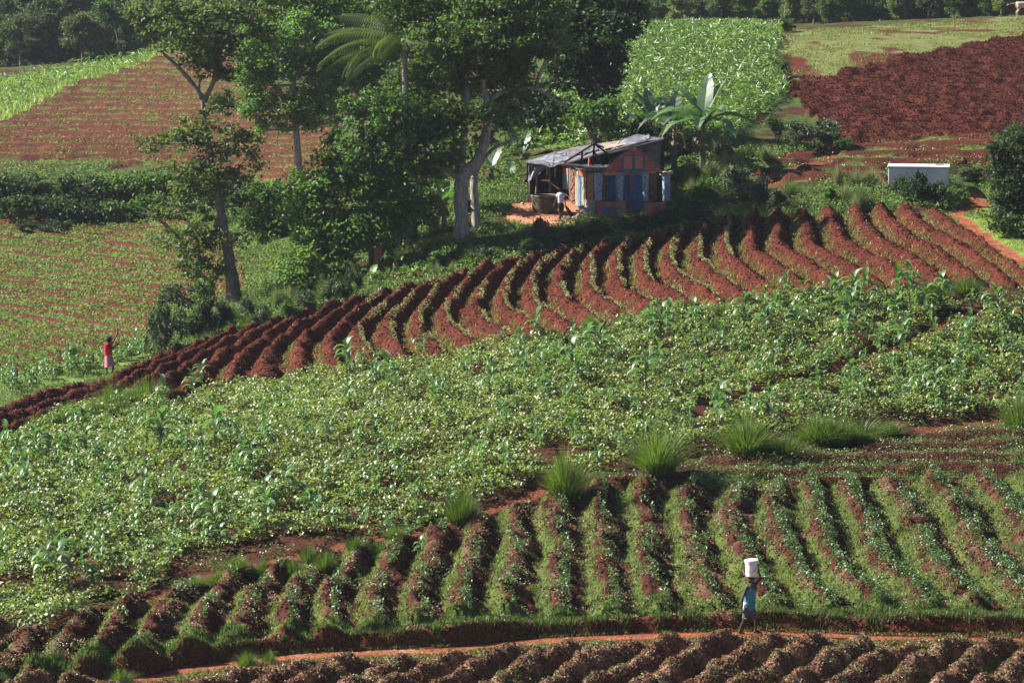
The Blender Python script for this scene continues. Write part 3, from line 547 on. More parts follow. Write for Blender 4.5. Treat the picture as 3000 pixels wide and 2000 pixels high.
# pillars: wider at the top, blue with red brick marks
def pillar(x0, x1, t0, t1, z1, top_broken=False):
    b = MB(); y0, y1 = 0.02, 0.27; zt = z1; zz = fz(590, (x0 + x1) / 2) - 0.01
    b.hexa([(x0, y0, zz), (x1, y0, zz), (x1, y1, zz), (x0, y1, zz)], [(t0, y0, zt), (t1, y0, zt), (t1, y1, zt), (t0, y1, zt)])
    p = b.build('pillar', M['blue_light'], house, bevel=0.01); b = MB(); n = 12
    for i in range(n):
        f = (i + 0.45) / n; xa = x0 + (t0 - x0) * f; xb = x1 + (t1 - x1) * f; w2 = xb - xa; z = zz + (zt - zz) * f
        for s_ in ((0.10, 0.42) if i % 2 else (0.58, 0.92),) if not top_broken else (((0.08, 0.4), (0.8, 0.98)) if i % 2 else ((0.45, 0.9),)):
            b.box(xa + w2 * s_[0], xa + w2 * s_[1], y0 - 0.008, y0 + 0.01, z - 0.025, z + 0.025, 0.006)
    b.build('brick_marks', M['coral'], p); return p
pillar(fx(1746), fx(1763), fx(1743), fx(1767), fz(507, 0.2)); pillar(fx(1812), fx(1826), fx(1808), fx(1829), fz(502, 1.2))
pillar(fx(1891), fx(1901), fx(1888), fx(1903.5), fz(501, 2.6)); p4 = pillar(fx(1951), fx(1969), fx(1949), fx(1969), fz(510, 3.6), True)
b = MB()
for i in range(9): x = fx(1946 + 26 * random.random()); z = fz(510 - 7 * random.random(), 3.7); y = random.uniform(0, .25); r = random.uniform(.04, .09); b.box(x - r, x + r, y - r, y + r, z - r * .6, z + r * .6, .03)
b.build('broken_cap', M['stone'], p4)
# recessed front wall with doors
yw = 1.30
b = MB(); b.box(fx(1742, yw), fx(1932, yw), yw + .03, yw + .25, 0, fz(500, 2, yw)); b.build('front_wall', M['brick'], house)
b = MB(); X0, X1 = fx(1903, yw) , fx(1931, yw)
for i in range(17):
    z = 0.12 + i * 0.125; x = X0 - .25; off = .1 if i % 2 else 0
    while x + off < X1 - .02: b.box(x + off, min(x + off + .24, X1), yw - .03 + random.uniform(0, .02), yw + .05, z, z + .105, .008); x += .265
b.build('brick_courses', M['brick'], house)
def door(xa, xb, zt, name='door', mat='blue'):
    b = MB(); n = max(3, int((xb - xa) / .13))
    for i in range(n): b.box(xa + (xb - xa) * i / n + .004, xa + (xb - xa) * (i + 1) / n - .004, yw - .05 - .006 * (i % 2), yw - .01, 0.05, zt)
    return b.build(name, M[mat], house)
zt = fz(512, 2, yw); xm = fx(1849, yw)
door(fx(1826, yw), xm - .045, zt); door(xm + .045, fx(1887, yw), zt); door(fx(1774, yw), fx(1806, yw), zt, 'door')
b = MB(); b.box(xm - .04, xm + .04, yw - .09, yw - .012, .05, zt); b.build('door_post', M['coral'], house)
b = MB(); b.box(fx(1766, yw), fx(1773.5, yw), yw - .09, yw - .012, .05, zt); b.build('door_frame', M['coral'], house)
b = MB(); b.box(fx(1766, yw), fx(1890, yw), yw - .10, yw + .02, zt + .004, zt + .16); b.build('lintel', M['coral'], house)
# gable
ga = L3(1855, 427); gl = L3(1763, 506); gr = L3(1944, 494)
g = MB(); n = 11                                     # overlapping horizontal planks
for i in range(n):
    f0, f1 = i / n, (i + 1) / n; A = [gl[j] + (ga[j] - gl[j]) * f0 for j in range(3)]; B = [gr[j] + (ga[j] - gr[j]) * f0 for j in range(3)]; A2 = [gl[j] + (ga[j] - gl[j]) * f1 for j in range(3)]; B2 = [gr[j] + (ga[j] - gr[j]) * f1 for j in range(3)]
    z0 = gl[2] * (1 - f0) + ga[2] * f0; z1 = gl[2] * (1 - f1) + ga[2] * f1
    yy = -.10; g.hexa([(A[0], yy - .022, z0), (B[0], yy - .022, z0), (B[0], yy + .03, z0), (A[0], yy + .03, z0)], [(A2[0], yy, z1 - .004), (max(B2[0], A2[0] + .01), yy, z1 - .004), (max(B2[0], A2[0] + .01), yy + .03, z1 - .004), (A2[0], yy + .03, z1 - .004)])
gable = g.build('gable', M['coral'], house)
wx0, wx1 = fx(1820), fx(1886.5); wz0, wz1 = fz(497, 1.5), fz(453, 1.5)
b = MB(); yf = -.17
b.box(wx0, wx0 + .06, yf, -.09, wz0, wz1); b.box(wx1 - .06, wx1, yf, -.09, wz0, wz1); b.box(wx0 + .06, wx1 - .06, yf, -.09, wz1 - .055, wz1); b.box(wx0 + .06, wx1 - .06, yf, -.09, wz0, wz0 + .03)
wm = (wx0 + wx1) / 2 + .02; b.box(wm - .07, wm + .05, yf - .01, -.09, wz0 + .03, wz1 - .055)
win = b.build('window_frame', M['blue'], house)
for xa, xb in ((wx0 + .07, wm - .08), (wm + .06, wx1 - .07)):
    b = MB()
    for i in range(4): b.box(xa + (xb - xa) * i / 4 + .003, xa + (xb - xa) * (i + 1) / 4 - .003, yf + .02 - .006 * (i % 2), yf + .05, wz0 + .035, wz1 - .06)
    b.build('shutter', M['coral_light'], house)
b = MB(); b.box(wx0 - .08, wx1 + .03, -.2, -.08, wz0 - .12, wz0 - .004); b.build('beam', M['blue'], house)
b = MB(); b.box(fx(1768), wx0 - .09, -.15, -.06, gl[2] - .12, gl[2] - .003); b.build('fascia', M['coral_light'], house); b = MB(); b.box(fx(1888), fx(1922), -.15, -.06, fz(506, 2.8), gl[2] - .01); b.build('fascia', M['coral_light'], house)
b = MB(); b.tube([(ga[0] - .03, -.15, ga[2] - .08), (ga[0] + .03, -.2, ga[2] - .12), (ga[0] + .05, -.17, ga[2] - .2)], [.035, .05, .02], 6, .3); b.build('finial', M['white_paint'], gable)
# rafters edges behind the gable
b = MB(); b.bar((gl[0], .0, gl[2] + .02), (ga[0], .0, ga[2] + .03), .035); b.bar((ga[0], .0, ga[2] + .03), (gr[0], .0, gr[2] + .05), .035); b.build('barge_board', M['grey_wood'], house)
# back screen behind gable on the right, dark rags
b = MB(); q = [hl(1872, 420, 138.5), hl(1938, 412, 138.5), hl(1932, 500, 138.2), hl(1890, 500, 138.2)]; q2 = [(a[0], a[1] + .05, a[2]) for a in q]; b.hexa(q, q2); b.build('sheet_cladding', M['rust'], house)
b = MB(); q = [hl(1785, 466, 138.8), hl(1860, 440, 138.8), hl(1860, 470, 138.8), hl(1785, 505, 138.8)]; q2 = [(a[0], a[1] + .05, a[2]) for a in q]; b.hexa(q, q2); b.build('sheet_cladding', M['grey_wood'], house)
# left side wall, local x = 0, y from .3 to 4.4
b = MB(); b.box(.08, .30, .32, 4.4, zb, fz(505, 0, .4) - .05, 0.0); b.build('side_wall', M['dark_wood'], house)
def ypx(px): return (1740 - px) / K / sY
def side(px0, px1, py0, py1, mat, name, out=.03):
    ya, yb = sorted((ypx(px0), ypx(px1))); ym = (ya + yb) / 2; b = MB(); b.box(.078 - out, .085, ya, yb, fz(py1, 0, ym), fz(py0, 0, ym), .004); return b.build(name, M[mat], house)
side(1655, 1669, 503, 552, 'blue_light', 'hanging_panel', .12); side(1655, 1669, 489.5, 502.5, 'coral_light', 'panel_top', .12)
side(1673, 1684, 495, 606, 'brick', 'brick_pier', .06); side(1685, 1695, 500, 603, 'plaster', 'plaster_strip', .04)
side(1697, 1703, 516, 604, 'blue', 'door', .08); side(1703.5, 1712, 516, 606, 'plaster', 'door', .05); side(1696, 1714, 497, 515, 'coral_pale', 'lintel', .09)
side(1720, 1731, 505, 596, 'brick', 'brick_pier', .05); side(1732.5, 1737, 504, 600, 'grey_wood', 'post', .07)
for px_ in (1671, 1716): side(px_ - 1.5, px_ + 1.5, 490, 606, 'grey_wood', 'post', .07)
b = MB(); rs = 9                                       # rough stones and bricks in the pier
for i in range(rs * 3):
    yy = ypx(1673 + 10 * random.random()); z = 0.1 + 1.9 * (i / (rs * 3)); b.box(-.02, .03, yy - .11, yy + .11, z, z + .08, .015)
b.build('loose_bricks', M['brick'], house)
# low porch roof of planks
b = MB()
for i in range(7):
    f = i / 7; a0 = hl(1640 + 14 * f, 478 + 8 * f, HD + 3.8 - 3.6 * f); a1 = hl(1788, 488 + 17 * f - 4, HD + 3.4 - 3.4 * f)
    b.tube([a0, ((a0[0] + a1[0]) / 2, a0[1] * .5 + a1[1] * .5, a0[2] * .5 + a1[2] * .5 - .03), a1], [.06, .055, .05], 5, .2)
q = [hl(1655, 479, HD + 4.0), hl(1783, 480, HD + 4.2), hl(1800, 503, HD + .1), hl(1700, 497, HD + 1.2)]; b.hexa([(a[0], a[1], a[2] - .04) for a in q], q)
b.build('porch_roof', M['grey_wood'], house)
b = MB(); q0 = hl(1716, 504, HD - .1); q1 = hl(1790, 504, HD - .1); b.tube([q0, q1], [.06, .06], 6, .1); b.build('eaves_beam', M['dark_wood'], house)
# charred rafters
dr = HD + 2.2; b = MB()
for p_, q_ in (((1653, 476), (1741, 421)), ((1741, 421), (1776, 447)), ((1741, 422), (1737, 486)), ((1706, 443), (1703, 484)), ((1737, 440), (1768, 486))): b.bar(hl(*p_, dr), hl(*q_, dr), .05, 5)
b.bar(hl(1741, 421, dr), hl(1768, 432, dr + 2), .045, 5); b.build('roof_frame', M['char'], house)
b = MB(); b.bar(hl(1727, 462, dr + .3), hl(1726, 492, dr + .3), .055, 5); b.build('roof_post', M['coral'], house)
# rear shed: tarp and tin roof, walls, posts
back = [(1542, 473), (1612, 450), (1692, 430), (1755, 420), (1807, 414), (1868, 393), (1905, 399), (1946, 405)]
frnt = [(1552, 476), (1610, 489), (1657, 479), (1715, 464), (1775, 449), (1848, 428), (1895, 413), (1945, 407)]
def roofmesh(i0, i1, name, mat):
    V_ = []; nu, nv = 5, 9
    for i in range(i0, i1):
        for u in range(nu + (1 if i == i1 - 1 else 0)):
            fu = u / nu
            for v in range(nv + 1):
                fv = v / nv; bx = back[i][0] * (1 - fu) + back[i + 1][0] * fu; by = back[i][1] * (1 - fu) + back[i + 1][1] * fu
                fx_ = frnt[i][0] * (1 - fu) + frnt[i + 1][0] * fu; fy_ = frnt[i][1] * (1 - fu) + frnt[i + 1][1] * fu
                dpt = (HD + 7.0) * (1 - fv) + (HD + 3.2) * fv; wv = (vnoise(np.array([i * 3 + fu * 3.0]), np.array([fv * 5.0]), .8, 3)[0]) * 9 * math.sin(math.pi * fv) + 2.0 * math.sin((i + fu) * 7) * fv * (i < 3)
                V_.append(hl(bx * (1 - fv) + fx_ * fv, by * (1 - fv) + fy_ * fv + wv, dpt))
    cols = len(V_) // (nv + 1); F_ = [(a * (nv + 1) + c, a * (nv + 1) + c + 1, (a + 1) * (nv + 1) + c + 1, (a + 1) * (nv + 1) + c) for a in range(cols - 1) for c in range(nv)]
    o = len(V_); V2 = [(x, y, z - .04) for x, y, z in V_]; F2 = [tuple(i + o for i in f[::-1]) for f in F_]
    return MB().add(V_ + V2, F_ + F2).build(name, M[mat], house, smooth=True)
rf = roofmesh(0, 7, 'tarp_roof', 'tarp')
for k in range(9):
    f = (k + .5) / 9; i = int(f * 7); u = f * 7 - i; bq = (back[i][0] * (1 - u) + back[i + 1][0] * u, back[i][1] * (1 - u) + back[i + 1][1] * u); fq = (frnt[i][0] * (1 - u) + frnt[i + 1][0] * u, frnt[i][1] * (1 - u) + frnt[i + 1][1] * u)
    if k % 2: b = MB(); b.bar(hl(bq[0], bq[1] - 2, HD + 6.8), hl(fq[0], fq[1] - 1, HD + 3.3), .035); b.build('roof_batten', M['grey_wood'], rf)
b = MB(); b.bar(hl(1654, 480, HD + 3.15), hl(1900, 411, HD + 3.15), .055, 5); b.bar(hl(1780, 450, HD + 3.1), hl(1945, 407, HD + 3.1), .045, 5); b.build('eaves_rail', M['rust'], house)
V_ = []; nu, nv = 10, 9                                # hanging tarp
tl = [(1551, 477), (1549, 532), (1576, 532), (1604, 486)]
for i in range(nu + 1):
    for j in range(nv + 1):
        u, v = i / nu, j / nv; px_ = 1551 + 53 * u - 4 * v * (1 - u) - 26 * v * u; py_ = 477 + 9 * u + v * (56 * (1 - u * .55) + 0 * u); V_.append(hl(px_, py_, HD + 3.4 + .35 * math.sin(u * 9 + v * 2) * v * .5))
F_ = [(a * (nv + 1) + c, a * (nv + 1) + c + 1, (a + 1) * (nv + 1) + c + 1, (a + 1) * (nv + 1) + c) for a in range(nu) for c in range(nv)]
o_ = len(V_); MB().add(V_ + [(x, y + .02, z) for x, y, z in V_], F_ + [tuple(i + o_ for i in f[::-1]) for f in F_]).build('hanging_tarp', M['tarp'], house, smooth=True)
b = MB()
for i in range(16): px_ = 1549 + i * 12; a = hl(px_, 612, HD + 6.8); c = hl(px_ + random.uniform(-1, 1), 474 - i * 2.6, HD + 6.8); b.hexa([(a[0] - .11, a[1], a[2] - .5), (a[0] + .09, a[1], a[2] - .5), (a[0] + .09, a[1] + .03, a[2] - .5), (a[0] - .11, a[1] + .03, a[2] - .5)], [(c[0] - .11, c[1], c[2]), (c[0] + .09, c[1], c[2]), (c[0] + .09, c[1] + .03, c[2]), (c[0] - .11, c[1] + .03, c[2])])
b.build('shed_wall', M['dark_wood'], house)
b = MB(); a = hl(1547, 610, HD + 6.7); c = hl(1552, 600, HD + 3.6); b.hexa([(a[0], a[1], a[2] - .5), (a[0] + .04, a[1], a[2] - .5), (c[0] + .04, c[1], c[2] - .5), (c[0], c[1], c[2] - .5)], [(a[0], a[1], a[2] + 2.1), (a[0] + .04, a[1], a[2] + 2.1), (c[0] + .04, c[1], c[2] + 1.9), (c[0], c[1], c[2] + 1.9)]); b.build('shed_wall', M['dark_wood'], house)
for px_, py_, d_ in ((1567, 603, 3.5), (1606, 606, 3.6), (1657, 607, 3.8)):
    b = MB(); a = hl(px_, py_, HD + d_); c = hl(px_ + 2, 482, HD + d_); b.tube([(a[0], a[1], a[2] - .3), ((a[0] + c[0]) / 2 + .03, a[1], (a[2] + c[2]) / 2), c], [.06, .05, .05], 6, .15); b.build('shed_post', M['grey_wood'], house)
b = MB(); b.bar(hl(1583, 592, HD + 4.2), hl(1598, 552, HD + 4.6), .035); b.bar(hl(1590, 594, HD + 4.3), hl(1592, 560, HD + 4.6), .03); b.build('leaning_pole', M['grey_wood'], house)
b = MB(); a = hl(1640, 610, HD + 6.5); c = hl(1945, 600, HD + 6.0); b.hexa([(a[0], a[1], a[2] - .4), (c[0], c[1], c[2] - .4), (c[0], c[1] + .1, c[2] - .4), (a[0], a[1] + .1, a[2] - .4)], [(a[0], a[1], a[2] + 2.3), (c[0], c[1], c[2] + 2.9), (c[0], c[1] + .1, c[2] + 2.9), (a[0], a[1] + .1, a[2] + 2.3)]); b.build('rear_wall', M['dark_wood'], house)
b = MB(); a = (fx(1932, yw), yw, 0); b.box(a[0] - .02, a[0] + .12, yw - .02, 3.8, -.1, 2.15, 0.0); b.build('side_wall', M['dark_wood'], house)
b = MB(); b.bar((fx(1905), .1, fz(503, 2.8)), (fx(1966), .15, fz(509, 3.8)), .05, 5); b.bar((fx(1918, yw), yw, fz(503, 2.8, yw)), (fx(1955), .2, fz(507, 3.8)), .045, 5); b.build('eaves_beam', M['dark_wood'], house)

for (pa, pb, pc, pd_, da, db_, mt_, nm) in (((1660, 441), (1745, 424), (1752, 440), (1668, 462), 6.6, 4.6, 'rust', 'tin_sheet'), ((1765, 421), (1832, 411), (1836, 424), (1770, 439), 6.4, 4.4, 'sheet_tan', 'tin_sheet'), ((1842, 404), (1905, 396), (1900, 409), (1848, 424), 6.6, 3.9, 'tarp', 'tarp_patch'), ((1612, 456), (1655, 447), (1668, 470), (1622, 481), 6.2, 3.8, 'tarp', 'tarp_patch')):
    V_ = []; nu = 8
    for i in range(nu + 1):
        for j in range(nu + 1):
            u, v = i / nu, j / nu; x_ = (pa[0] * (1 - u) + pb[0] * u) * (1 - v) + (pd_[0] * (1 - u) + pc[0] * u) * v; y_ = (pa[1] * (1 - u) + pb[1] * u) * (1 - v) + (pd_[1] * (1 - u) + pc[1] * u) * v
            V_.append(hl(x_ + random.uniform(-1, 1), y_ - 1.5 + random.uniform(-1.6, 1.2) * (1.5 if 'tarp' in nm else .5), HD + da * (1 - v) + db_ * v))
    F_ = [(a_ * (nu + 1) + c_, a_ * (nu + 1) + c_ + 1, (a_ + 1) * (nu + 1) + c_ + 1, (a_ + 1) * (nu + 1) + c_) for a_ in range(nu) for c_ in range(nu)]; o_ = len(V_)
    MB().add(V_ + [(x, y, z - .02) for x, y, z in V_], F_ + [tuple(i + o_ for i in f[::-1]) for f in F_]).build(nm, M[mt_], rf, smooth='tarp' in nm)
# concrete basin
bp = at0(1597, 619); bs = empty('wash_basin', bp); tag(bs, 'round mossy concrete basin standing open at the left end of the house', 'basin')
b = MB(); n = 28; Rr = 0.66; V_ = []
for r_, z_ in ((Rr * .9, -.15), (Rr * .93, .2), (Rr, .68), (Rr + .03, .74), (Rr - .06, .75), (Rr - .08, .2), (0.01, .2)):
    for i in range(n): a = 2 * math.pi * i / n; V_.append((r_ * math.cos(a), r_ * math.sin(a), z_))
b.add(V_, [(k * n + i, k * n + (i + 1) % n, (k + 1) * n + (i + 1) % n, (k + 1) * n + i) for k in range(6) for i in range(n)]); b.build('bowl', M['mossy'], bs, smooth=False)
b = MB(); b.tube([(Rr * math.cos(a), Rr * math.sin(a), .75) for a in np.linspace(0, 2 * math.pi, 29)], [.035] * 29, 6); b.build('rim', M['concrete'], bs)

# stones of the heap
def rock_mesh(seed, r=0.1):
    bm = bmesh.new(); bmesh.ops.create_icosphere(bm, subdivisions=2, radius=r); rr = random.Random(seed)
    ax = [rr.uniform(.6, 1.3), rr.uniform(.6, 1.1), rr.uniform(.45, .8)]
    for v in bm.verts: k = 1 + rr.uniform(-.14, .14); v.co = Vector((v.co.x * ax[0] * k, v.co.y * ax[1] * k, v.co.z * ax[2] * k))
    me = bpy.data.meshes.new('stone'); bm.to_mesh(me); bm.free(); return me
rocks = [rock_mesh(i) for i in range(6)]
for m_ in rocks: m_.materials.append(M['stone'])
def rock(px, py, up, s, label, group, cat='stone'):
    q = at0(px, py); o = bpy.data.objects.new('stone', random.choice(rocks)); col.objects.link(o); o.location = (q.x, q.y, Hs(q.x, q.y) + up); o.rotation_euler = (random.uniform(-.4, .4), random.uniform(-.4, .4), random.uniform(0, 6)); o.scale = (s, s, s)
    tag(o, label, cat, group); return o
for i in range(78):
    f = random.random(); px_ = random.gauss(1706, 12); hgt = max(0, 1 - abs(px_ - 1708) / 30); up = random.random() * 0.55 * hgt
    rock(px_, 641 + random.uniform(-7, 8), up + .04, random.uniform(.55, 1.25), 'pale broken stone in the heap at the porch corner', 'stones heaped by the porch corner')
for i in range(16): rock(random.gauss(1665, 9), 641 + random.uniform(-4, 6), random.random() * .15, random.uniform(.5, 1.0), 'stone in the low spill left of the heap, behind the walking woman', 'stones spilled beside the heap')
for px_, py_ in ((2000, 594), (2013, 602), (2022, 586), (1988, 606), (2030, 597), (2008, 578), (1978, 600), (2018, 610), (1996, 584), (2036, 604)): rock(px_, py_, .05, random.uniform(1.2, 2.4), 'grey rubble stone lying right of the last blue pillar', 'rubble right of the house')
for px_, py_ in ((1462, 592), (1480, 600), (1510, 588), (1452, 604), (1530, 597), (1470, 612)): rock(px_, py_, .03, random.uniform(1.0, 1.8), 'dark red stone on the yard left of the basin', 'stones on the yard')
# white tank
tp = at0(2602, 552); TD = P2(*tp)[2]; KT = FPX / TD
tk = empty('water_tank', tp, R(-9)); tag(tk, 'long low whitewashed concrete water tank below the brown plot', 'tank')
b = MB(); b.box(0, 2.84, 0, 1.7, -.5, .98); b.build('tank_body', M['white_paint'], tk, bevel=.02)
b = MB()
for i in range(26): x0 = -.01 + i * .11; hh_ = .05 + .16 * random.random(); b.hexa([(x0, -.006, -.4), (x0 + .11, -.006, -.4), (x0 + .11, .002, -.4), (x0, .002, -.4)], [(x0, -.004, hh_), (x0 + .11, -.004, hh_ * random.uniform(.5, 1.3)), (x0 + .11, .002, hh_), (x0, .002, hh_)])
b.build('mud_splash', M['coral_pale'], tk)
b = MB(); b.box(-.05, 2.89, -.05, 1.75, .984, 1.07); b.build('roof_slab', M['white_paint'], tk, bevel=.015)
b = MB(); b.box(2.842, 2.862, .1, .16, 0, .9); b.box(2.842, 2.862, .1, 1.2, .86, .90); b.build('hatch_frame', M['rust'], tk)
b = MB(); b.box(2.2, 2.6, .6, 1.0, 1.072, 1.11); b.build('hatch', M['concrete'], tk, bevel=.01)

# ------------------------------------------------------------------ people and animal bodies
def balls(segs, vox, name, mat, parent, smooth_it=4):
    bm = bmesh.new()
    for p0, p1, r0, r1 in segs:
        p0, p1 = Vector(p0), Vector(p1); n = max(1, int((p1 - p0).length / (0.28 * min(r0, r1))))
        for i in range(n + 1):
            t = i / n; bmesh.ops.create_icosphere(bm, subdivisions=2, radius=r0 + (r1 - r0) * t, matrix=Matrix.Translation(p0.lerp(p1, t)))
    me = bpy.data.meshes.new(name); bm.to_mesh(me); bm.free()
    o = bpy.data.objects.new(name, me); col.objects.link(o)
    md = o.modifiers.new('r', 'REMESH'); md.mode = 'VOXEL'; md.voxel_size = vox
    ms = o.modifiers.new('s', 'SMOOTH'); ms.iterations = smooth_it; ms.factor = .5
    dg = bpy.context.evaluated_depsgraph_get(); m2 = bpy.data.meshes.new_from_object(o.evaluated_get(dg)); bpy.data.objects.remove(o); bpy.data.meshes.remove(me)
    m2.name = name; m2.polygons.foreach_set('use_smooth', [True] * len(m2.polygons)); return link(name, m2, mat, parent)
M['skin'] = plain('dark_skin', (0.055, 0.030, 0.022), 0.5, 0.12, 12, 0.0, 0.4)
M['hair'] = plain('black_hair', (0.012, 0.010, 0.010), 0.8, 0.3, 40, 0.5, 0.2)
M['teal'] = plain('teal_cloth', (0.055, 0.22, 0.28), 0.85, 0.25, 5, 0.4)
M['white_cloth'] = plain('white_cloth', (0.62, 0.58, 0.68), 0.85, 0.1, 5, 0.3)
M['short_cloth'] = plain('grey_cloth', (0.10, 0.085, 0.10), 0.9, 0.25, 6, 0.3)
M['black_cloth'] = plain('black_cloth', (0.012, 0.012, 0.018), 0.9, 0.3, 6, 0.3)
M['red_cloth'] = plain('red_cloth', (0.50, 0.012, 0.035), 0.85, 0.2, 5, 0.3)
M['pink_cloth'] = plain('pink_cloth', (0.52, 0.22, 0.27), 0.9, 0.18, 6, 0.3, stretch=(4, 4, .5))
M['glove'] = plain('orange_glove', (0.50, 0.06, 0.03), 0.8, 0.2, 8, 0.2)
M['white_plastic'] = plain('white_plastic', (0.80, 0.79, 0.80), 0.35, 0.03, 3, 0.0, 0.5)
M['wire'] = plain('grey_wire', (0.25, 0.25, 0.26), 0.4, 0.1, 3, 0.0, 0.5)
def hand(wrist, tip, palm_n, curl=.5, s=1.0):
    """palm, four fingers and a thumb as tapered chains"""
    w0 = Vector(wrist); d = (Vector(tip) - w0).normalized(); nrm = Vector(palm_n); nrm = (nrm - d * nrm.dot(d)).normalized(); sd = d.cross(nrm); S = []
    S.append((w0, w0 + d * .05 * s, .022 * s, .024 * s)); 
    for k, (o_, l_) in enumerate(((-.030, .060), (-.010, .074), (.010, .070), (.029, .054))):
        S.append((w0 + d * .03 * s + sd * o_ * .6 * s, w0 + d * .082 * s + sd * o_ * s, .013 * s, .011 * s))
        a = w0 + d * .082 * s + sd * o_ * s; m_ = a + (d * (1 - curl * .5) + nrm * curl).normalized() * l_ * .55 * s; e = m_ + (d * (1 - curl * 1.2) + nrm * curl * 1.3).normalized() * l_ * .5 * s
        S += [(a, m_, .0095 * s, .0085 * s), (m_, e, .0085 * s, .007 * s)]
    a = w0 + d * .03 * s - sd * .026 * s; m_ = a + (d * .7 - sd * .7 + nrm * .3).normalized() * .04 * s; S += [(a, m_, .012 * s, .010 * s), (m_, m_ + (d * .8 + nrm * .6).normalized() * .032 * s, .0095 * s, .008 * s)]
    return S
def head(c, face, s=1.0):
    c = Vector(c); f = Vector(face).normalized(); up = Vector((0, 0, 1)); sd = f.cross(up).normalized(); q = lambda a, b_, d: c + f * a * s + sd * b_ * s + up * d * s
    S = [(q(-.02, 0, .03), q(.01, 0, .02), .088 * s, .084 * s), (q(.03, 0, -.03), q(.045, 0, -.075), .062 * s, .042 * s), (q(.09, 0, .0), q(.105, 0, -.02), .012 * s, .015 * s),
         (q(.088, 0, -.052), q(.09, 0, -.05), .018 * s, .018 * s), (q(.075, .03, .03), q(.078, .045, .028), .018 * s, .016 * s), (q(.075, -.03, .03), q(.078, -.045, .028), .018 * s, .016 * s),
         (q(-.005, .085, 0), q(-.01, .09, -.02), .02 * s, .014 * s), (q(-.005, -.085, 0), q(-.01, -.09, -.02), .02 * s, .014 * s), (q(-.01, 0, -.08), q(-.02, 0, -.15), .048 * s, .052 * s)]
    return S
def face_bits(c, face, par, s=1.0):
    c = Vector(c); f = Vector(face).normalized(); up = Vector((0, 0, 1)); sd = f.cross(up).normalized()
    for k in (-1, 1):
        bm = bmesh.new(); bmesh.ops.create_icosphere(bm, subdivisions=2, radius=.011 * s); me = bpy.data.meshes.new('eye'); bm.to_mesh(me); bm.free(); o = link('eye', me, M['white_plastic'], par); o.location = c + f * .090 * s + sd * .033 * k * s + up * .012 * s
    return
def foot(ank, toe): a = Vector(ank); t = Vector(toe); h_ = a + Vector((0, 0, -.045)) - (t - a) * .15; return [(a, h_, .036, .036), (h_, t, .034, .024), (a, t.lerp(a, .5), .036, .028)]
# -- the carrier
cp_ = at0(2195, 1850); cp_.z = Hs(cp_.x, cp_.y) - .0
cr = empty('person', cp_); tag(cr, 'person in a teal vest walking the footpath with a white bucket balanced on the head', 'person')
HC = (.05, 0, 1.475); FD = (.45, -.8, 0)
S = head(HC, FD) + [((.04, 0, 1.36), (.035, 0, 1.26), .05, .07), ((-.09, -.06, 1.27), (.11, .06, 1.30), .062, .062), ((.01, 0, 1.22), (.0, 0, .98), .115, .095), ((-.04, 0, 1.2), (-.03, 0, .95), .10, .085), ((.06, 0, 1.2), (.03, 0, .95), .095, .085), ((0, 0, .95), (-.03, 0, .76), .10, .115), ((-.06, -.03, .76), (.02, .03, .76), .10, .10),
 ((-.10, -.07, 1.27), (-.205, -.13, 1.0), .048, .038), ((-.205, -.13, 1.0), (-.21, -.11, .74), .036, .024), ((.12, .07, 1.31), (.305, .06, 1.52), .046, .036), ((.305, .06, 1.52), (.235, .0, 1.74), .034, .022),
 ((-.06, -.05, .74), (-.13, -.05, .43), .085, .056), ((-.13, -.05, .43), (-.255, -.03, .10), .055, .032), ((.01, .05, .74), (.17, .04, .44), .088, .058), ((.17, .04, .44), (.18, .04, .10), .056, .032)]
S += foot((-.255, -.03, .09), (-.14, -.06, .028)) + foot((.18, .04, .09), (.33, .0, .03)) + hand((-.21, -.11, .73), (-.20, -.11, .5), (1, .2, 0), .35) + hand((.235, .0, 1.75), (.215, -.01, 1.9), (-1, 0, .2), .25)
balls(S, .0065, 'body', M['skin'], cr); face_bits(HC, FD, cr)
balls([(Vector(HC) + Vector((-.01, .02, .045)), Vector(HC) + Vector((-.02, .03, .0)), .092, .082)], .008, 'hair', M['hair'], cr)
balls([((.01, 0, 1.18), (0, 0, .95), .135, .118), ((-.045, 0, 1.17), (-.05, 0, .74), .118, .118), ((.065, 0, 1.17), (.05, 0, .76), .112, .112), ((-.085, -.03, 1.19), (-.075, -.03, 1.32), .05, .038), ((.095, .035, 1.19), (.09, .03, 1.345), .05, .035), ((-.01, 0, .9), (-.02, 0, .74), .13, .15)], .009, 'vest', M['teal'], cr)
balls([((-.09, -.02, .82), (-.095, -.02, .74), .105, .11)], .01, 'undershirt', M['white_cloth'], cr)
balls([((-.04, 0, .74), (.0, 0, .72), .125, .125), ((-.065, -.05, .70), (-.12, -.05, .47), .105, .088), ((.02, .05, .70), (.155, .04, .48), .108, .092)], .01, 'shorts', M['short_cloth'], cr)
b = MB(); b.box(-.16, -.09, -.142, -.135, .44, .47, .004); b.build('cuff', M['white_cloth'], cr)
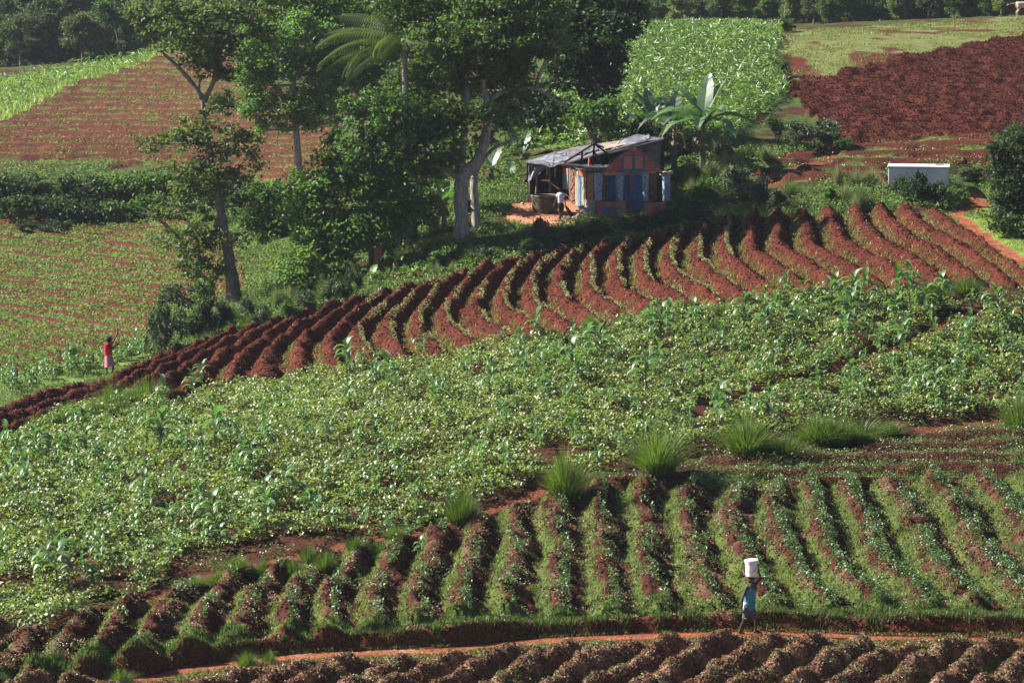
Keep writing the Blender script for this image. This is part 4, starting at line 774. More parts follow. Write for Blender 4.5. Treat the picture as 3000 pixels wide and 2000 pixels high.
# bucket
bk = empty('bucket', cp_ + Vector((.035, 0, 1.600)), 0); tag(bk, 'white plastic bucket with lid and wire handle on the walking person\'s head', 'bucket')
def lathe(prof, n=32):
    V_ = [(r_ * math.cos(2 * math.pi * i / n), r_ * math.sin(2 * math.pi * i / n), z_) for r_, z_ in prof for i in range(n)]
    return MB().add(V_, [(k * n + i, k * n + (i + 1) % n, (k + 1) * n + (i + 1) % n, (k + 1) * n + i) for k in range(len(prof) - 1) for i in range(n)])
lathe([(.001, 0), (.145, 0), (.152, .012), (.168, .36), (.178, .362), (.178, .375), (.168, .378), (.169, .42), (.001, .42)]).build('pail', M['white_plastic'], bk, smooth=False)
lathe([(.171, .395), (.184, .395), (.186, .445), (.176, .455), (.168, .447), (.001, .447)]).build('lid', M['white_plastic'], bk)
hd = MB(); hd.tube([(-.17 * math.cos(a) , -.17 * abs(math.sin(a)) - .012, .33 - .17 * math.sin(a) + .03 * math.cos(a) * -1) for a in np.linspace(0.05, math.pi - .05, 16)], [.006] * 16, 6); hw = hd.build('handle', M['wire'], bk)
b = MB(); b.tube([(.0, -.186, .165), (.09, -.172, .178)], [.013, .013], 8); b.build('grip', M['rust'], hw)
# -- the farmer
fp = at0(321, 1098); fp.z = Hs(fp.x, fp.y); fm = empty('person', fp); tag(fm, 'farmer in a red shirt and pink skirt raising a hoe by the red furrows', 'person')
HC = (.03, 0, 1.47); FD = (.8, .6, 0)
S = head(HC, FD) + [((.02, 0, 1.36), (-.01, 0, 1.28), .05, .07), ((-.11, -.05, 1.31), (.09, .08, 1.31), .06, .06), ((-.03, 0, 1.26), (-.05, 0, .80), .12, .11), ((-.05, 0, .85), (-.03, 0, .72), .12, .13),
 ((.09, .1, 1.31), (.20, .12, 1.42), .046, .038), ((.20, .12, 1.42), (.325, .08, 1.64), .036, .026), ((-.02, -.12, 1.28), (.14, -.1, 1.10), .048, .04), ((.14, -.1, 1.10), (.34, -.02, 1.27), .038, .026),
 ((-.09, 0, .74), (-.12, .0, .42), .085, .056), ((-.12, 0, .42), (-.11, 0, .10), .056, .034), ((.05, .03, .74), (.17, .03, .42), .085, .058), ((.17, .03, .42), (.12, .03, .10), .056, .034)]
S += foot((-.11, 0, .09), (-.02, .07, .03)) + foot((.12, .03, .09), (.22, .1, .03)) + hand((.325, .08, 1.65), (.36, .06, 1.8), (1, -.3, 0), .9) + hand((.34, -.02, 1.27), (.42, .02, 1.34), (0, .3, 1), .9)
balls(S, .0075, 'body', M['skin'], fm); face_bits(HC, FD, fm)
balls([(Vector(HC) + Vector((-.02, -.02, .03)), Vector(HC) + Vector((-.05, -.03, -.10)), .104, .07)], .009, 'hair', M['hair'], fm)
balls([((-.02, 0, 1.24), (-.05, 0, .80), .142, .128), ((-.08, -.02, 1.24), (-.09, 0, .82), .12, .11), ((.04, .03, 1.24), (.0, .02, .82), .12, .11), ((-.11, -.06, 1.29), (-.06, -.12, 1.25), .07, .062), ((.08, .08, 1.29), (.14, .11, 1.35), .066, .056)], .010, 'shirt', M['red_cloth'], fm)
V_ = []; n = 40
for f_ in np.linspace(0, 1, 10):
    for i in range(n): a = 2 * math.pi * i / n; rx = (.135 + .085 * f_) * (1 + .05 * math.sin(9 * a) * f_); V_.append((-.04 + .05 * f_ + rx * math.cos(a), (.12 + .06 * f_) * math.sin(a) * (1 + .05 * math.sin(9 * a) * f_), .84 - .50 * f_ + .05 * f_ * math.cos(a)))
MB().add(V_, [(k * n + i, k * n + (i + 1) % n, (k + 1) * n + (i + 1) % n, (k + 1) * n + i) for k in range(9) for i in range(n)]).build('skirt', M['pink_cloth'], fm, smooth=True)
for w_ in (((.30, .09, 1.60), (.345, .07, 1.72)), ((.30, -.04, 1.24), (.385, .0, 1.32))): balls([(w_[0], w_[1], .036, .046), (w_[1], Vector(w_[1]) + Vector((.01, 0, .02)), .046, .042)], .009, 'glove', M['glove'], fm)
M['haft'] = plain('wooden_haft', (0.30, 0.13, 0.07), 0.7, 0.2, 10, 0.2)
ho = empty('hoe', fp + Vector((.385, -.01, 1.28))); tag(ho, 'long handled hoe lifted overhead by the red shirted farmer', 'hoe')
b = MB(); b.tube([(0.01, .03, -.06), (-.035, .07, .5), (-.075, .10, .98)], [.024, .022, .025], 8); b.build('handle', M['haft'], ho)
b = MB(); b.hexa([(-.13, .05, .95), (.13, .06, .955), (.13, .19, .955), (-.13, .2, .95)][:4], [(-.13, .055, .985), (.16, .06, .965), (.16, .19, .965), (-.13, .2, .985)]); b.build('blade', M['rust'], ho, bevel=.004)
# -- the woman by the house
wp = at0(1641, 651); wp.z = Hs(wp.x, wp.y); wm_ = empty('person', wp); tag(wm_, 'person in a white shirt and black shorts walking across the house yard', 'person')
HC = (.03, .02, 1.49); FD = (-.5, .85, 0)
S = head(HC, FD) + [((.03, 0, 1.38), (.02, 0, 1.29), .05, .068), ((-.10, 0, 1.32), (.14, 0, 1.33), .058, .058), ((.02, 0, 1.26), (.02, 0, .9), .12, .105), ((.03, 0, .9), (.03, 0, .74), .115, .125),
 ((-.12, 0, 1.31), (-.18, -.02, 1.05), .044, .036), ((-.18, -.02, 1.05), (-.29, .0, .82), .034, .023), ((.16, 0, 1.31), (.235, .02, 1.05), .044, .036), ((.235, .02, 1.05), (.245, .0, .83), .034, .023),
 ((.0, 0, .76), (.03, -.02, .42), .082, .055), ((.03, -.02, .42), (-.06, 0, .10), .054, .032), ((.09, .03, .76), (.10, .10, .42), .082, .055), ((.10, .10, .42), (.03, .30, .16), .054, .032)]
S += foot((-.06, 0, .09), (-.13, .1, .03)) + foot((.03, .30, .15), (.02, .33, .04)) + hand((-.29, 0, .82), (-.33, 0, .7), (1, 0, 0), .3) + hand((.245, 0, .83), (.24, 0, .7), (-1, 0, 0), .8)
balls(S, .0075, 'body', M['skin'], wm_); face_bits(HC, FD, wm_)
balls([(Vector(HC) + Vector((.01, -.02, .04)), Vector(HC) + Vector((.02, -.04, .0)), .10, .085)], .009, 'hair', M['hair'], wm_)
balls([((.0, 0, 1.25), (.0, 0, .92), .14, .128), ((.05, 0, 1.25), (.05, 0, .92), .135, .125), ((-.09, 0, 1.31), (-.145, -.01, 1.2), .07, .058), ((.14, 0, 1.31), (.185, .01, 1.2), .068, .056)], .010, 'shirt', M['white_cloth'], wm_)
balls([((.02, 0, .86), (.03, 0, .78), .14, .15), ((-.01, 0, .74), (.01, -.01, .60), .105, .10), ((.09, .02, .74), (.09, .05, .60), .105, .098)], .010, 'shorts', M['black_cloth'], wm_)
bg_ = empty('cloth_bag', wp + Vector((.245, -.03, .74))); tag(bg_, 'limp black bag swinging from the hand of the white shirted person', 'bag')
balls([((0, 0, 0), (.10, 0, -.12), .035, .07), ((.10, 0, -.12), (.27, 0, -.42), .07, .095)], .012, 'bag', M['black_cloth'], bg_)
# -- cow at the top right
M['tan_hide'] = plain('tan_hide', (0.50, 0.36, 0.26), 0.8, 0.2, 5, 0.1)
M['tuft'] = plain('hair_tuft', (0.45, 0.20, 0.10), 0.9, 0.2, 20, 0.2)
q = W(2981, 46, 214); cw = empty('cow', (q.x, q.y, max(q.z - .25, float(H0([q.x], [q.y])[0]))), R(8)); tag(cw, 'pale tan cow half out of the picture at the top right corner, tail swung out', 'cow')
S = [((.05, 0, .98), (1.0, 0, .95), .23, .27), ((1.0, 0, .95), (1.45, 0, 1.05), .27, .19), ((1.45, 0, 1.08), (1.85, 0, 1.25), .16, .11), ((1.85, 0, 1.27), (2.15, 0, 1.08), .12, .07), ((2.15, 0, 1.08), (2.25, 0, 1.02), .065, .06), ((-.05, 0, 1.12), (-.1, 0, 1.15), .10, .06)]
for sy in (-1, 1):
    S += [((.02, .12 * sy, .85), (.10, .13 * sy, .62), .14, .075), ((.10, .13 * sy, .62), (-.07, .13 * sy, .40), .065, .042), ((-.07, .13 * sy, .40), (-.02, .13 * sy, .06), .038, .036), ((-.02, .13 * sy, .05), (.02, .13 * sy, .03), .04, .045),
          ((1.2, .13 * sy, .8), (1.22, .13 * sy, .42), .09, .05), ((1.22, .13 * sy, .42), (1.21, .13 * sy, .06), .042, .036), ((1.21, .13 * sy, .05), (1.25, .13 * sy, .03), .042, .045), ((1.85, .08 * sy, 1.33), (1.82, .24 * sy, 1.33), .04, .025), ((1.9, .05 * sy, 1.37), (1.95, .12 * sy, 1.50), .022, .010)]
balls(S, .022, 'body', M['tan_hide'], cw)
b = MB(); b.tube(curve([(-.08, 0, 1.15), (-.25, -.02, 1.08), (-.5, -.03, 1.05), (-.66, -.03, 1.0)], 5), list(np.linspace(.04, .018, 16)), 8); tl_ = b.build('tail', M['tan_hide'], cw, smooth=True)
b = MB(); b.tube([(-.64, -.03, 1.0), (-.78, -.03, .96), (-.86, -.03, .90)], [.03, .055, .015], 8, .1); b.build('tail_tuft', M['tuft'], tl_, smooth=True)
# ------------------------------------------------------------------ maize plants
def leaf_strip(base, az, L, wd, rise, droop, n=7, twist=0.0):
    """arching folded blade; returns verts and quads"""
    V_ = []; F_ = []; D = Vector((math.cos(az), math.sin(az), 0)); S_ = Vector((-math.sin(az), math.cos(az), 0)); p = Vector(base); a = rise
    for i in range(n + 1):
        t = i / n; w2 = wd * 0.5 * (math.sin(math.pi * min(1, t * .92 + .10)) ** .7) * (1 if i < n else .05); fold = Vector((0, 0, w2 * .55)); sdd = (S_ + Vector((0, 0, twist * t))).normalized()
        V_ += [p + sdd * w2 + fold, p.copy(), p - sdd * w2 + fold]
        p = p + (D * math.cos(a) + Vector((0, 0, 1)) * math.sin(a)) * (L / n); a -= droop / n
    for i in range(n): o = i * 3; F_ += [(o, o + 1, o + 4, o + 3), (o + 1, o + 2, o + 5, o + 4)]
    return V_, F_
def colored(name, V_, F_, C_, mat, parent=None, smooth=True):
    me = bpy.data.meshes.new(name); me.from_pydata([tuple(v) for v in V_], [], F_); a = me.color_attributes.new('col', 'FLOAT_COLOR', 'POINT'); cc = np.ones((len(V_), 4), np.float32); cc[:, :3] = C_; a.data.foreach_set('color', cc.ravel())
    if smooth: me.polygons.foreach_set('use_smooth', [True] * len(me.polygons))
    me.update(); return link(name, me, mat, parent)
maize_protos = []
def maize_proto(seed, nl, h):
    rr = random.Random(seed); root = empty('maize_plant', (0, 0, 0)); b = MB(); b.tube([(0, 0, -.05), (rr.uniform(-.02, .02), rr.uniform(-.02, .02), h * .5), (rr.uniform(-.04, .04), rr.uniform(-.04, .04), h * .86)], [.017, .014, .007], 6)
    cs = np.array((0.13, 0.20, 0.06)); colored('stalk', b.v, b.f, cs, M['grass'], root)
    V_ = []; F_ = []; C_ = []; az0 = rr.uniform(0, 6.28)
    for i in range(nl):
        t = ((i + 1) / nl) ** .7; z = h * (.15 + .68 * t); az = az0 + math.pi * i + rr.uniform(-1.1, 1.1); L_ = h * rr.uniform(.40, .60) * (1 - .3 * abs(t - .55)); 
        if i >= nl - 3: L_ *= .7
        v, f = leaf_strip((0, 0, z), az, L_, rr.uniform(.13, .17) * h / 1.2, R(rr.uniform(48, 72)) if t < .85 else R(80), R(rr.uniform(110, 170)) if t < .85 else R(70), 7, rr.uniform(-.3, .3))
        o = len(V_); V_ += v; F_ += [tuple(k + o for k in q) for q in f]; cv = np.array((0.105, 0.185, 0.072)) * rr.uniform(.8, 1.3); 
        if t < .3: cv = np.array((0.16, 0.2, 0.05))
        C_ += [cv] * len(v)
    colored('leaves', V_, F_, np.array(C_), M['maize'], root); return root
for i, (nl, h) in enumerate(((13, 1.2), (15, 1.2), (12, 1.2), (14, 1.2), (16, 1.2), (11, 1.2))): maize_protos.append(maize_proto(i, nl, h))
used_p = [False] * 6
def place_proto(protos, used, k, loc, rz, s):
    if not used[k]: used[k] = True; o = protos[k]; o.location = loc; o.rotation_euler = (0, 0, rz); o.scale = (s, s, s); return o
    return copy_tree(protos[k], loc, rz, s)
def Z1(z, sc_, x0, y0): return [(x0 + a / sc_, y0 + b_ / sc_, h_ / sc_) for a, b_, h_ in z]
MZ = []
MZ += Z1([(65,1190,300),(360,1310,330),(410,1180,260),(260,1390,220),(680,1150,260),(740,1330,180),(815,930,220),(1070,960,140),(1160,1200,230),(1430,1000,220),(1590,1170,380),(1490,780,140),(1610,700,260),(1760,760,160),(1905,620,240),(1995,470,190),(1830,920,140),(2130,1140,360),(2165,1100,340),(1440,1380,170),(2010,1310,160),(2330,1250,170),(120,1260,160),(560,1250,130),(1300,900,120),(2250,960,150)], 3.36, 0, 1000)
MZ += Z1([(320,1210,280),(250,1100,120),(145,1000,80),(40,1060,210),(560,920,150),(680,1240,190),(850,1060,130),(1055,1060,100),(1240,1090,120),(1350,800,180),(1235,890,150),(1110,810,90),(1590,1080,230),(1480,980,150),(1400,930,130),(1780,980,250),(1700,930,200),(1600,790,120),(2100,1180,270),(2190,1010,160),(2200,850,260),(2130,790,200),(1115,1190,110),(1210,1300,110),(1450,1200,90),(1560,1230,100),(1600,1520,190),(1330,1420,110),(1000,1480,120),(720,1390,130),(230,1460,130),(110,1560,170),(2090,1480,140),(1970,1300,90),(890,1550,90),(2260,760,190),(600,1100,110),(1900,1060,100)], 2.351, 1000, 667)
MZ += Z1([(430,760,230),(70,760,190),(130,650,100),(170,850,110),(570,820,210),(640,700,170),(710,540,180),(790,770,190),(830,600,170),(900,570,120),(1020,680,280),(1050,560,170),(1150,780,280),(1180,620,230),(1260,590,210),(1220,500,120),(1480,590,280),(1560,560,290),(1410,580,100),(1670,660,190),(1780,570,190),(1990,550,90),(2165,730,320),(1980,800,180),(1350,930,180),(1520,920,200),(1250,980,110),(800,970,120),(1120,900,80),(340,880,100),(930,1160,120),(1160,1160,180),(1230,1270,170),(840,1300,120),(1010,1310,100),(590,1370,220),(250,1440,260),(235,1330,120),(470,1300,110),(700,1210,100),(1740,1240,190),(2040,1070,180),(1920,980,160),(2340,740,200),(2300,940,140),(1980,1290,90),(2230,880,90),(540,960,70),(560,600,150),(620,560,120),(500,560,120),(960,600,120),(1100,620,130),(1330,560,100)], 2.351, 2000, 667)
MZ += Z1([(180,300,240),(130,440,130),(260,330,130),(520,150,120),(395,950,460),(340,830,140),(170,790,120),(690,840,200),(640,950,140),(650,670,160),(1200,330,180),(1010,180,120),(1160,550,180),(1040,470,170),(1320,470,130),(1470,580,250),(1840,540,220),(1740,190,220),(2230,270,170),(2180,480,120),(2280,560,120),(1420,170,100),(1000,770,100),(650,460,100),(20,760,200),(570,440,100),(770,460,90),(1640,180,100),(1310,260,80),(810,550,80),(670,270,80),(1900,370,80)], 2.352, 0, 1334)
MZ += Z1([(110,110,120),(1130,200,190),(1330,160,120),(1770,130,140),(850,190,90),(545,745,100),(40,130,90),(230,200,90)], 2.352, 1000, 1334)
def maize_label(px, py, h):
    if (abs(px - 168) < 6 and abs(py - 1738) < 6): return 'tallest maize plant at the lower left of the bean field, bare stalk'
    if abs(px - 2921) < 6 and abs(py - 978) < 6: return 'lone maize plant with dark bare stalk by the footpath near the right edge'
    if abs(px - 1574) < 6 and abs(py - 1007) < 6: return 'maize plant standing alone against the red soil, left of two grass tussocks'
    if abs(px - 1232) < 6 and py > 1600: return 'single maize plant growing on the upper end of a lower green ridge'
    if px > 2480 and py < 930 and px < 2700 and h > 85: return 'tall maize plant left of the dark round tussocks at right'
    if px < 700 and py < 1300: return 'drooping maize plant at the left end of the bean field'
    if px > 1900 and px < 2600 and py < 1020: return 'glossy maize plant in the crowded row below the red furrows'
    if px > 2350 and py < 1260: return 'maize plant among beans on the right side beyond the red footpath'
    if py < 1120: return 'maize plant at the upper edge of the bean field'
    if px < 1000 and py > 1450: return 'maize plant among beans on the lower left slope'
    if px < 1000: return 'maize plant among beans left of the middle of the field'
    if px > 2000: return 'maize plant beside the large grass tussocks at right'
    return 'maize plant among beans in the middle of the field'
for i, (px, py, h) in enumerate(MZ):
    q = at(px, py); d = P2(*q)[2]; s = min(1.5, max(.62, 1.2 * (h * d / FPX) / 1.05)); lb = maize_label(px, py, h)
    o = place_proto(maize_protos, used_p, random.randrange(6), q, random.uniform(0, 6.28), s); tag(o, lb, 'maize', 'maize plants: ' + lb)
for i in range(60):
    px, py = random.choice([(random.uniform(20, 1000), random.uniform(1230, 1560)), (random.uniform(1000, 2000), random.uniform(1080, 1330)), (random.uniform(1900, 2950), random.uniform(930, 1200))]); 
    if not inpoly(np.array([px]), np.array([py]), ZP['bean'])[0]: continue
    q = at(px, py); lb = maize_label(px, py, 0); o = place_proto(maize_protos, used_p, random.randrange(6), q, random.uniform(0, 6.28), random.uniform(.6, 1.1)); tag(o, lb, 'maize', 'maize plants: ' + lb)
for i in range(62):
    t = random.random(); px = 430 * t; py = 1165 - 118 * t + random.uniform(-38, 6) ; q = at(px, py); lb = 'young maize plant in the bright row behind the farmer in the red shirt'
    o = place_proto(maize_protos, used_p, random.randrange(6), q, random.uniform(0, 6.28), random.uniform(.40, .68)); tag(o, lb, 'maize', 'young maize behind the farmer')

# the remaining, smaller maize plants of the same field, past the first three hundred
PV = []
for pr_ in maize_protos:
    vv, ff, cc = [], [], []; off = 0
    for ch in pr_.children:
        n_ = len(ch.data.vertices); a_ = np.empty(n_ * 3, np.float32); ch.data.vertices.foreach_get('co', a_); c4 = np.empty(n_ * 4, np.float32); ch.data.color_attributes['col'].data.foreach_get('color', c4)
        for pl in ch.data.polygons:
            if len(pl.vertices) == 4: ff.append([v + off for v in pl.vertices])
        vv.append(a_.reshape(-1, 3)); cc.append(c4.reshape(-1, 4)[:, :3]); off += n_
    PV.append((np.concatenate(vv), np.array(ff), np.concatenate(cc)))
sx = []; sy = []
while len(sx) < 330:
    px, py = random.uniform(0, 3000), random.uniform(860, 1720)
    if inpoly(np.array([px]), np.array([py]), ZP['bean'])[0] and random.random() < (1.0 if (py < 1150 or px < 900) else .55): sx.append(px); sy.append(py)
AV, AF, AC = [], [], []; off = 0
for px, py in zip(sx, sy):
    q = at(px, py); v_, f_, c_ = PV[random.randrange(6)]; a = random.uniform(0, 6.28); s = random.uniform(.38, .78); ca, sa = math.cos(a) * s, math.sin(a) * s
    AV.append(np.stack([v_[:, 0] * ca - v_[:, 1] * sa + q.x, v_[:, 0] * sa + v_[:, 1] * ca + q.y, v_[:, 2] * s + q.z], 1)); AF.append(f_ + off); AC.append(c_ * random.uniform(.85, 1.25)); off += len(v_)
stuff('small_maize', 'many small young maize plants dotted through the bean field', 'maize', np.concatenate(AV), np.concatenate(AF), np.clip(np.concatenate(AC), 0, 1), M['maize'])

# ------------------------------------------------------------------ grass tussocks
def tussock_proto(seed, c, n=1700, spread=.40, lean=1.5):
    rg = np.random.default_rng(seed); r_ = spread * rg.random(n) ** .6; a = rg.random(n) * 6.283; P_ = np.stack([r_ * np.cos(a), r_ * np.sin(a), np.zeros(n)], 1)
    V_, F_ = [], []
    h = (.55 + .75 * rg.random(n) ** .8) * (1 + .25 * np.sin(a * 3 + seed)); out = np.stack([np.cos(a), np.sin(a)], 1); ln = (r_ / spread) * lean * (.35 + .65 * rg.random(n)); wd = .014
    rows = []
    for t in (0, .35, .7, 1.0):
        x = P_[:, 0] + out[:, 0] * ln * h * t ** 1.6 * .8; y = P_[:, 1] + out[:, 1] * ln * h * t ** 1.6 * .8; z = h * (t - .40 * ln * t ** 2.0) * (1 - .25 * (r_ / spread)); rows.append(np.stack([x, y, z], 1))
    b_ = rg.random(n) * 6.283; S_ = np.stack([np.cos(b_), np.sin(b_), 0 * b_], 1); V_ = np.stack([rows[0] - S_ * wd * .5, rows[0] + S_ * wd * .5, rows[1] - S_ * wd * .5, rows[1] + S_ * wd * .5, rows[2] - S_ * wd * .35, rows[2] + S_ * wd * .35, rows[3], rows[3]], 1).reshape(-1, 3)
    i = np.arange(n)[:, None] * 8; F_ = np.concatenate([i + [0, 1, 3, 2], i + [2, 3, 5, 4], i + [4, 5, 7, 6]], 0)
    me = np_mesh('grass_tussock', V_, F_, np.repeat(np.where(rg.random((n, 1)) < .14, vary((0.24, 0.20, 0.09), n, .3, rg), vary(c, n, .42, rg)), 8, 0)); me.materials.append(M['grass']); return me
TM = {'bright': [tussock_proto(i, (0.105, 0.175, 0.032)) for i in (1, 2)], 'dark': [tussock_proto(i, (0.065, 0.125, 0.02), 1500, .42, 1.1) for i in (3, 4)], 'muted': [tussock_proto(i, (0.10, 0.155, 0.05), 700, .3, 1.0) for i in (7, 8)], 'pale': [tussock_proto(i, (0.17, 0.20, 0.12), 700, .25, .9) for i in (5, 6)]}
def tussock(px, py, h, wpx, kind, label, group=None, name='grass_tussock'):
    q = at(px, py); d = P2(*q)[2]; o = bpy.data.objects.new(name, random.choice(TM[kind])); col.objects.link(o); o.location = q - Vector((0, 0, .04)); o.rotation_euler = (0, 0, random.uniform(0, 6)); sh = .90 * h * d / FPX / .95; sw = 1.05 * wpx * d / FPX / 1.55; o.scale = (sw, sw, sh); tag(o, label, 'grass tuft', group); return o
TU = [(1352,1528,105,110,'dark','dark grass tussock by the red footpath, lower left of the three big ones'),(1658,1466,150,125,'bright','tall bright grass tussock leaning over the red footpath, middle of the three big ones'),
 (1925,1408,140,160,'bright','widest bright green tussock at the lower edge of the beans, right of the footpath'),(2185,1335,125,150,'bright','big spiky tussock above the weedy rows, right of the widest one'),(2300,1335,60,150,'dark','low dark tussock at the foot of the big spiky one'),
 (2395,1295,90,130,'bright','tussock in the dark clump at the upper edge of the weedy rows'),(2500,1290,70,170,'dark','low dark tussock at the right end of the weedy hedge of grass'),(2440,1300,80,120,'dark','dark tussock hiding brown twigs above the weedy rows'),
 (2990,1262,120,110,'bright','bright tussock cut by the right edge of the picture'),(2600,1270,45,110,'dark','small low tussock right of the weedy grass hedge'),
 (2735,875,60,110,'dark','left of two dark round tussocks below the furrows at right'),(2832,865,62,95,'dark','right of two dark round tussocks below the furrows at right'),
 (2119,925,45,60,'bright','small tussock among the crowded maize row'),(1828,962,55,60,'bright','tussock right of the pair on the lower edge of the furrows'),(1736,970,48,68,'bright','round tussock in the middle of the row under the furrows'),(1612,1002,45,66,'bright','low tussock beside the lone maize plant under the furrows'),
 (1905,945,50,60,'bright','tussock under the first crowded maize plants'),(723,1948,50,60,'bright','spiky grass tuft on the near footpath edge at lower left'),(350,1995,50,70,'bright','spiky grass tuft at the bottom edge at lower left'),(790,1940,45,40,'bright','thin spiky tuft right of the one on the footpath edge')]
for t_ in TU: tussock(*t_)
for px, py, h, w_ in ((110,1276,55,75),(155,1272,60,80),(196,1264,85,85),(235,1255,50,70),(274,1240,75,85),(324,1216,95,85),(350,1225,60,70),(395,1200,75,95),(432,1192,85,95),(30,1330,35,60)): tussock(px, py, h, w_, 'bright', 'bright grass tussock between red soil and beans at left', 'tussock row at the left')
for px, py, h, w_, k in ((527,1730,40,60,'dark'),(575,1725,32,60,'bright'),(638,1716,48,70,'bright'),(697,1697,45,70,'bright'),(740,1692,42,60,'dark'),(778,1684,62,65,'dark'),(859,1684,65,75,'dark'),(905,1655,55,55,'dark'),(952,1682,66,75,'dark'),(1038,1628,45,60,'dark'),(1098,1616,48,66,'dark'),(1157,1590,42,60,'bright'),(470,1760,30,60,'bright')): tussock(px, py, h, w_, k, 'rounded green tussock along the top of the lower ridges', 'tussocks above the lower ridges')
for i in range(26):
    px = random.uniform(1960, 2560); py = random.uniform(545, 622) - (px - 1960) * .0; tussock(px, py, random.uniform(35, 75), random.uniform(45, 80), random.choice(['pale', 'pale', 'muted']), 'pale feathery grass clump between house and white tank', 'feathery grass below the tank')
for i in range(40):
    px = random.uniform(930, 1900); base = np.interp(px, [930, 1130, 1400, 1620, 1900], [895, 850, 785, 740, 690]); tussock(px, base - random.uniform(5, 70), random.uniform(22, 50), random.uniform(35, 70), random.choice(['pale', 'muted', 'dark']), 'grass clump above the curved red furrows', 'grass along the furrow heads')
for i in range(26):
    px = random.uniform(470, 960); base = np.interp(px, [470, 620, 760, 960], [1010, 985, 960, 895]); tussock(px, base - random.uniform(0, 60), random.uniform(35, 75), random.uniform(35, 70), random.choice(['pale', 'pale', 'dark']), 'grey-green grass clump behind the red furrows at left', 'grey-green grass at the left furrow heads')
for px, py, h, w_ in ((2240,480,60,40),(2250,472,45,60),(2130,505,70,80),(2160,500,60,70),(2080,520,60,90),(2190,470,50,70),(2110,470,70,80),(2180,425,60,90)): tussock(px, py, h, w_, 'pale', 'tall pale cane grass between the banana plant and the brown plot', 'cane grass by the banana plants')

# ------------------------------------------------------------------ trees
def crown_arrays(blobs, leaf, c, dens=1.0, clump=.42, rng=RNG, flat=.6, hang=False):
    """blobs: (x,y,z,rx,ry,rz) -> leaf clumps spread through each, leaving gaps"""
    Ps = []; Cs = []
    for (x, y, z, rx, ry, rz) in blobs:
        vol = rx * ry * rz; nc = max(4, int(21 * dens * (vol ** .72))); D = unit(rng.normal(size=(nc, 3))); rad = rng.random((nc, 1)) ** .42; ctr = D * rad * [rx, ry, rz] + [x, y, z]
        for q in ctr:
            nl = int(rng.integers(26, 60)); s = clump * (.6 + .8 * rng.random()); pp = rng.normal(size=(nl, 3)) * [s * .55, s * .55, s * .55 * flat] + q; Ps.append(pp); Cs.append(vary(np.asarray(c) * (.75 + .5 * rng.random()), nl, .18, rng))
    P_ = np.concatenate(Ps); C_ = np.concatenate(Cs); n = len(P_); N = unit(rng.normal(size=(n, 3)) * (.75) + ([0, 0, .35] if hang else [0, 0, .8])); V_, F_ = leaf_quads(P_, N, leaf * (.8 + .7 * rng.random(n)), leaf * .68, .2, rng); return V_, F_, np.repeat(C_, 4, 0)
def crown_obj(name, root, blobs, leaf, c, dens=1.0, clump=.42, mat='leaf', flat=.6, rng=RNG):
    V_, F_, C_ = crown_arrays(blobs, leaf, c, dens, clump, rng, flat); me = np_mesh(name, V_, F_, C_); return link(name, me, M[mat], root)
def limb(b, p0, p1, r0, r1, n=5, wig=.12, sides=7):
    p0, p1 = Vector(p0), Vector(p1); L_ = (p1 - p0).length; pts = [p0.lerp(p1, i / n) + Vector((random.uniform(-wig, wig), random.uniform(-wig, wig), random.uniform(-wig, wig) * .5)) * (0 if i in (0,) else L_ * .25) for i in range(n + 1)]
    b.tube(pts, [r0 + (r1 - r0) * i / n for i in range(n + 1)], sides, .05); return pts
def tree(label, base_px, trunk, radii, blobs, leaf, c, bark='bark', dens=1.0, clump=.42, depth=None, limbs=(), mat='crown', name='tree', flat=.6, group=None, thin=1.0, autolimb=True):
    """trunk and limbs: photo points (px,py[,depth offset]); blobs: (px,py,rx,ry[,depth offset]) in photo pixels at the tree's distance"""
    q = at(*base_px); d0 = P2(*q)[2] if depth is None else depth
    if depth is not None: q = W(base_px[0], base_px[1], depth)
    root = empty(name, q); k = d0 / FPX; T = lambda p: W(p[0], p[1], d0 + (p[2] if len(p) > 2 else 0)) - q
    tp_ = [T(p) for p in trunk]; tp_[0] = tp_[0] - Vector((0, 0, .3)); b = MB(); cv = curve(tp_, 4); rr = np.interp(np.linspace(0, 1, len(cv)), np.linspace(0, 1, len(radii)), radii); b.tube(cv, [max(.03, r * k) for r in rr], 10, .07)
    for ln in limbs:
        pl = [T(p[:3]) for p in ln[0]]; cv2 = curve(pl, 4) if len(pl) > 2 else pl; b.tube(cv2, list(np.linspace(ln[1] * k, ln[2] * k, len(cv2))), 7, .06)
    B = []
    for bl in blobs:
        o = T((bl[0], bl[1], bl[4] if len(bl) > 4 else 0)); rx, rz = bl[2] * k, bl[3] * k; B.append((o.x, o.y, o.z, rx, (rx + rz) / 2 * .9, rz))
    if autolimb:
        allp = [v for v in cv[len(cv) // 3:]] + [v for ln in limbs for v in [T(p[:3]) for p in ln[0]]]
        for bb in B:
            e = Vector(bb[:3]); s_ = min(allp, key=lambda v: (v - e).length + max(0, v.z - e.z) * 2); limb(b, s_, e, .09 * thin, .02, 5, .1, 5)
            for _ in range(3): e2 = e + Vector((random.uniform(-1, 1) * bb[3], random.uniform(-1, 1) * bb[4], random.uniform(-.6, 1) * bb[5])) * .75; limb(b, s_.lerp(e, .65), e2, .04 * thin, .012, 4, .1, 4)
    b.build('trunk', M[bark], root, smooth=True); crown_obj('crown', root, B, leaf, c, dens, clump, mat, flat); tag(root, label, 'tree' if name != 'shrub' else 'shrub', group); return root
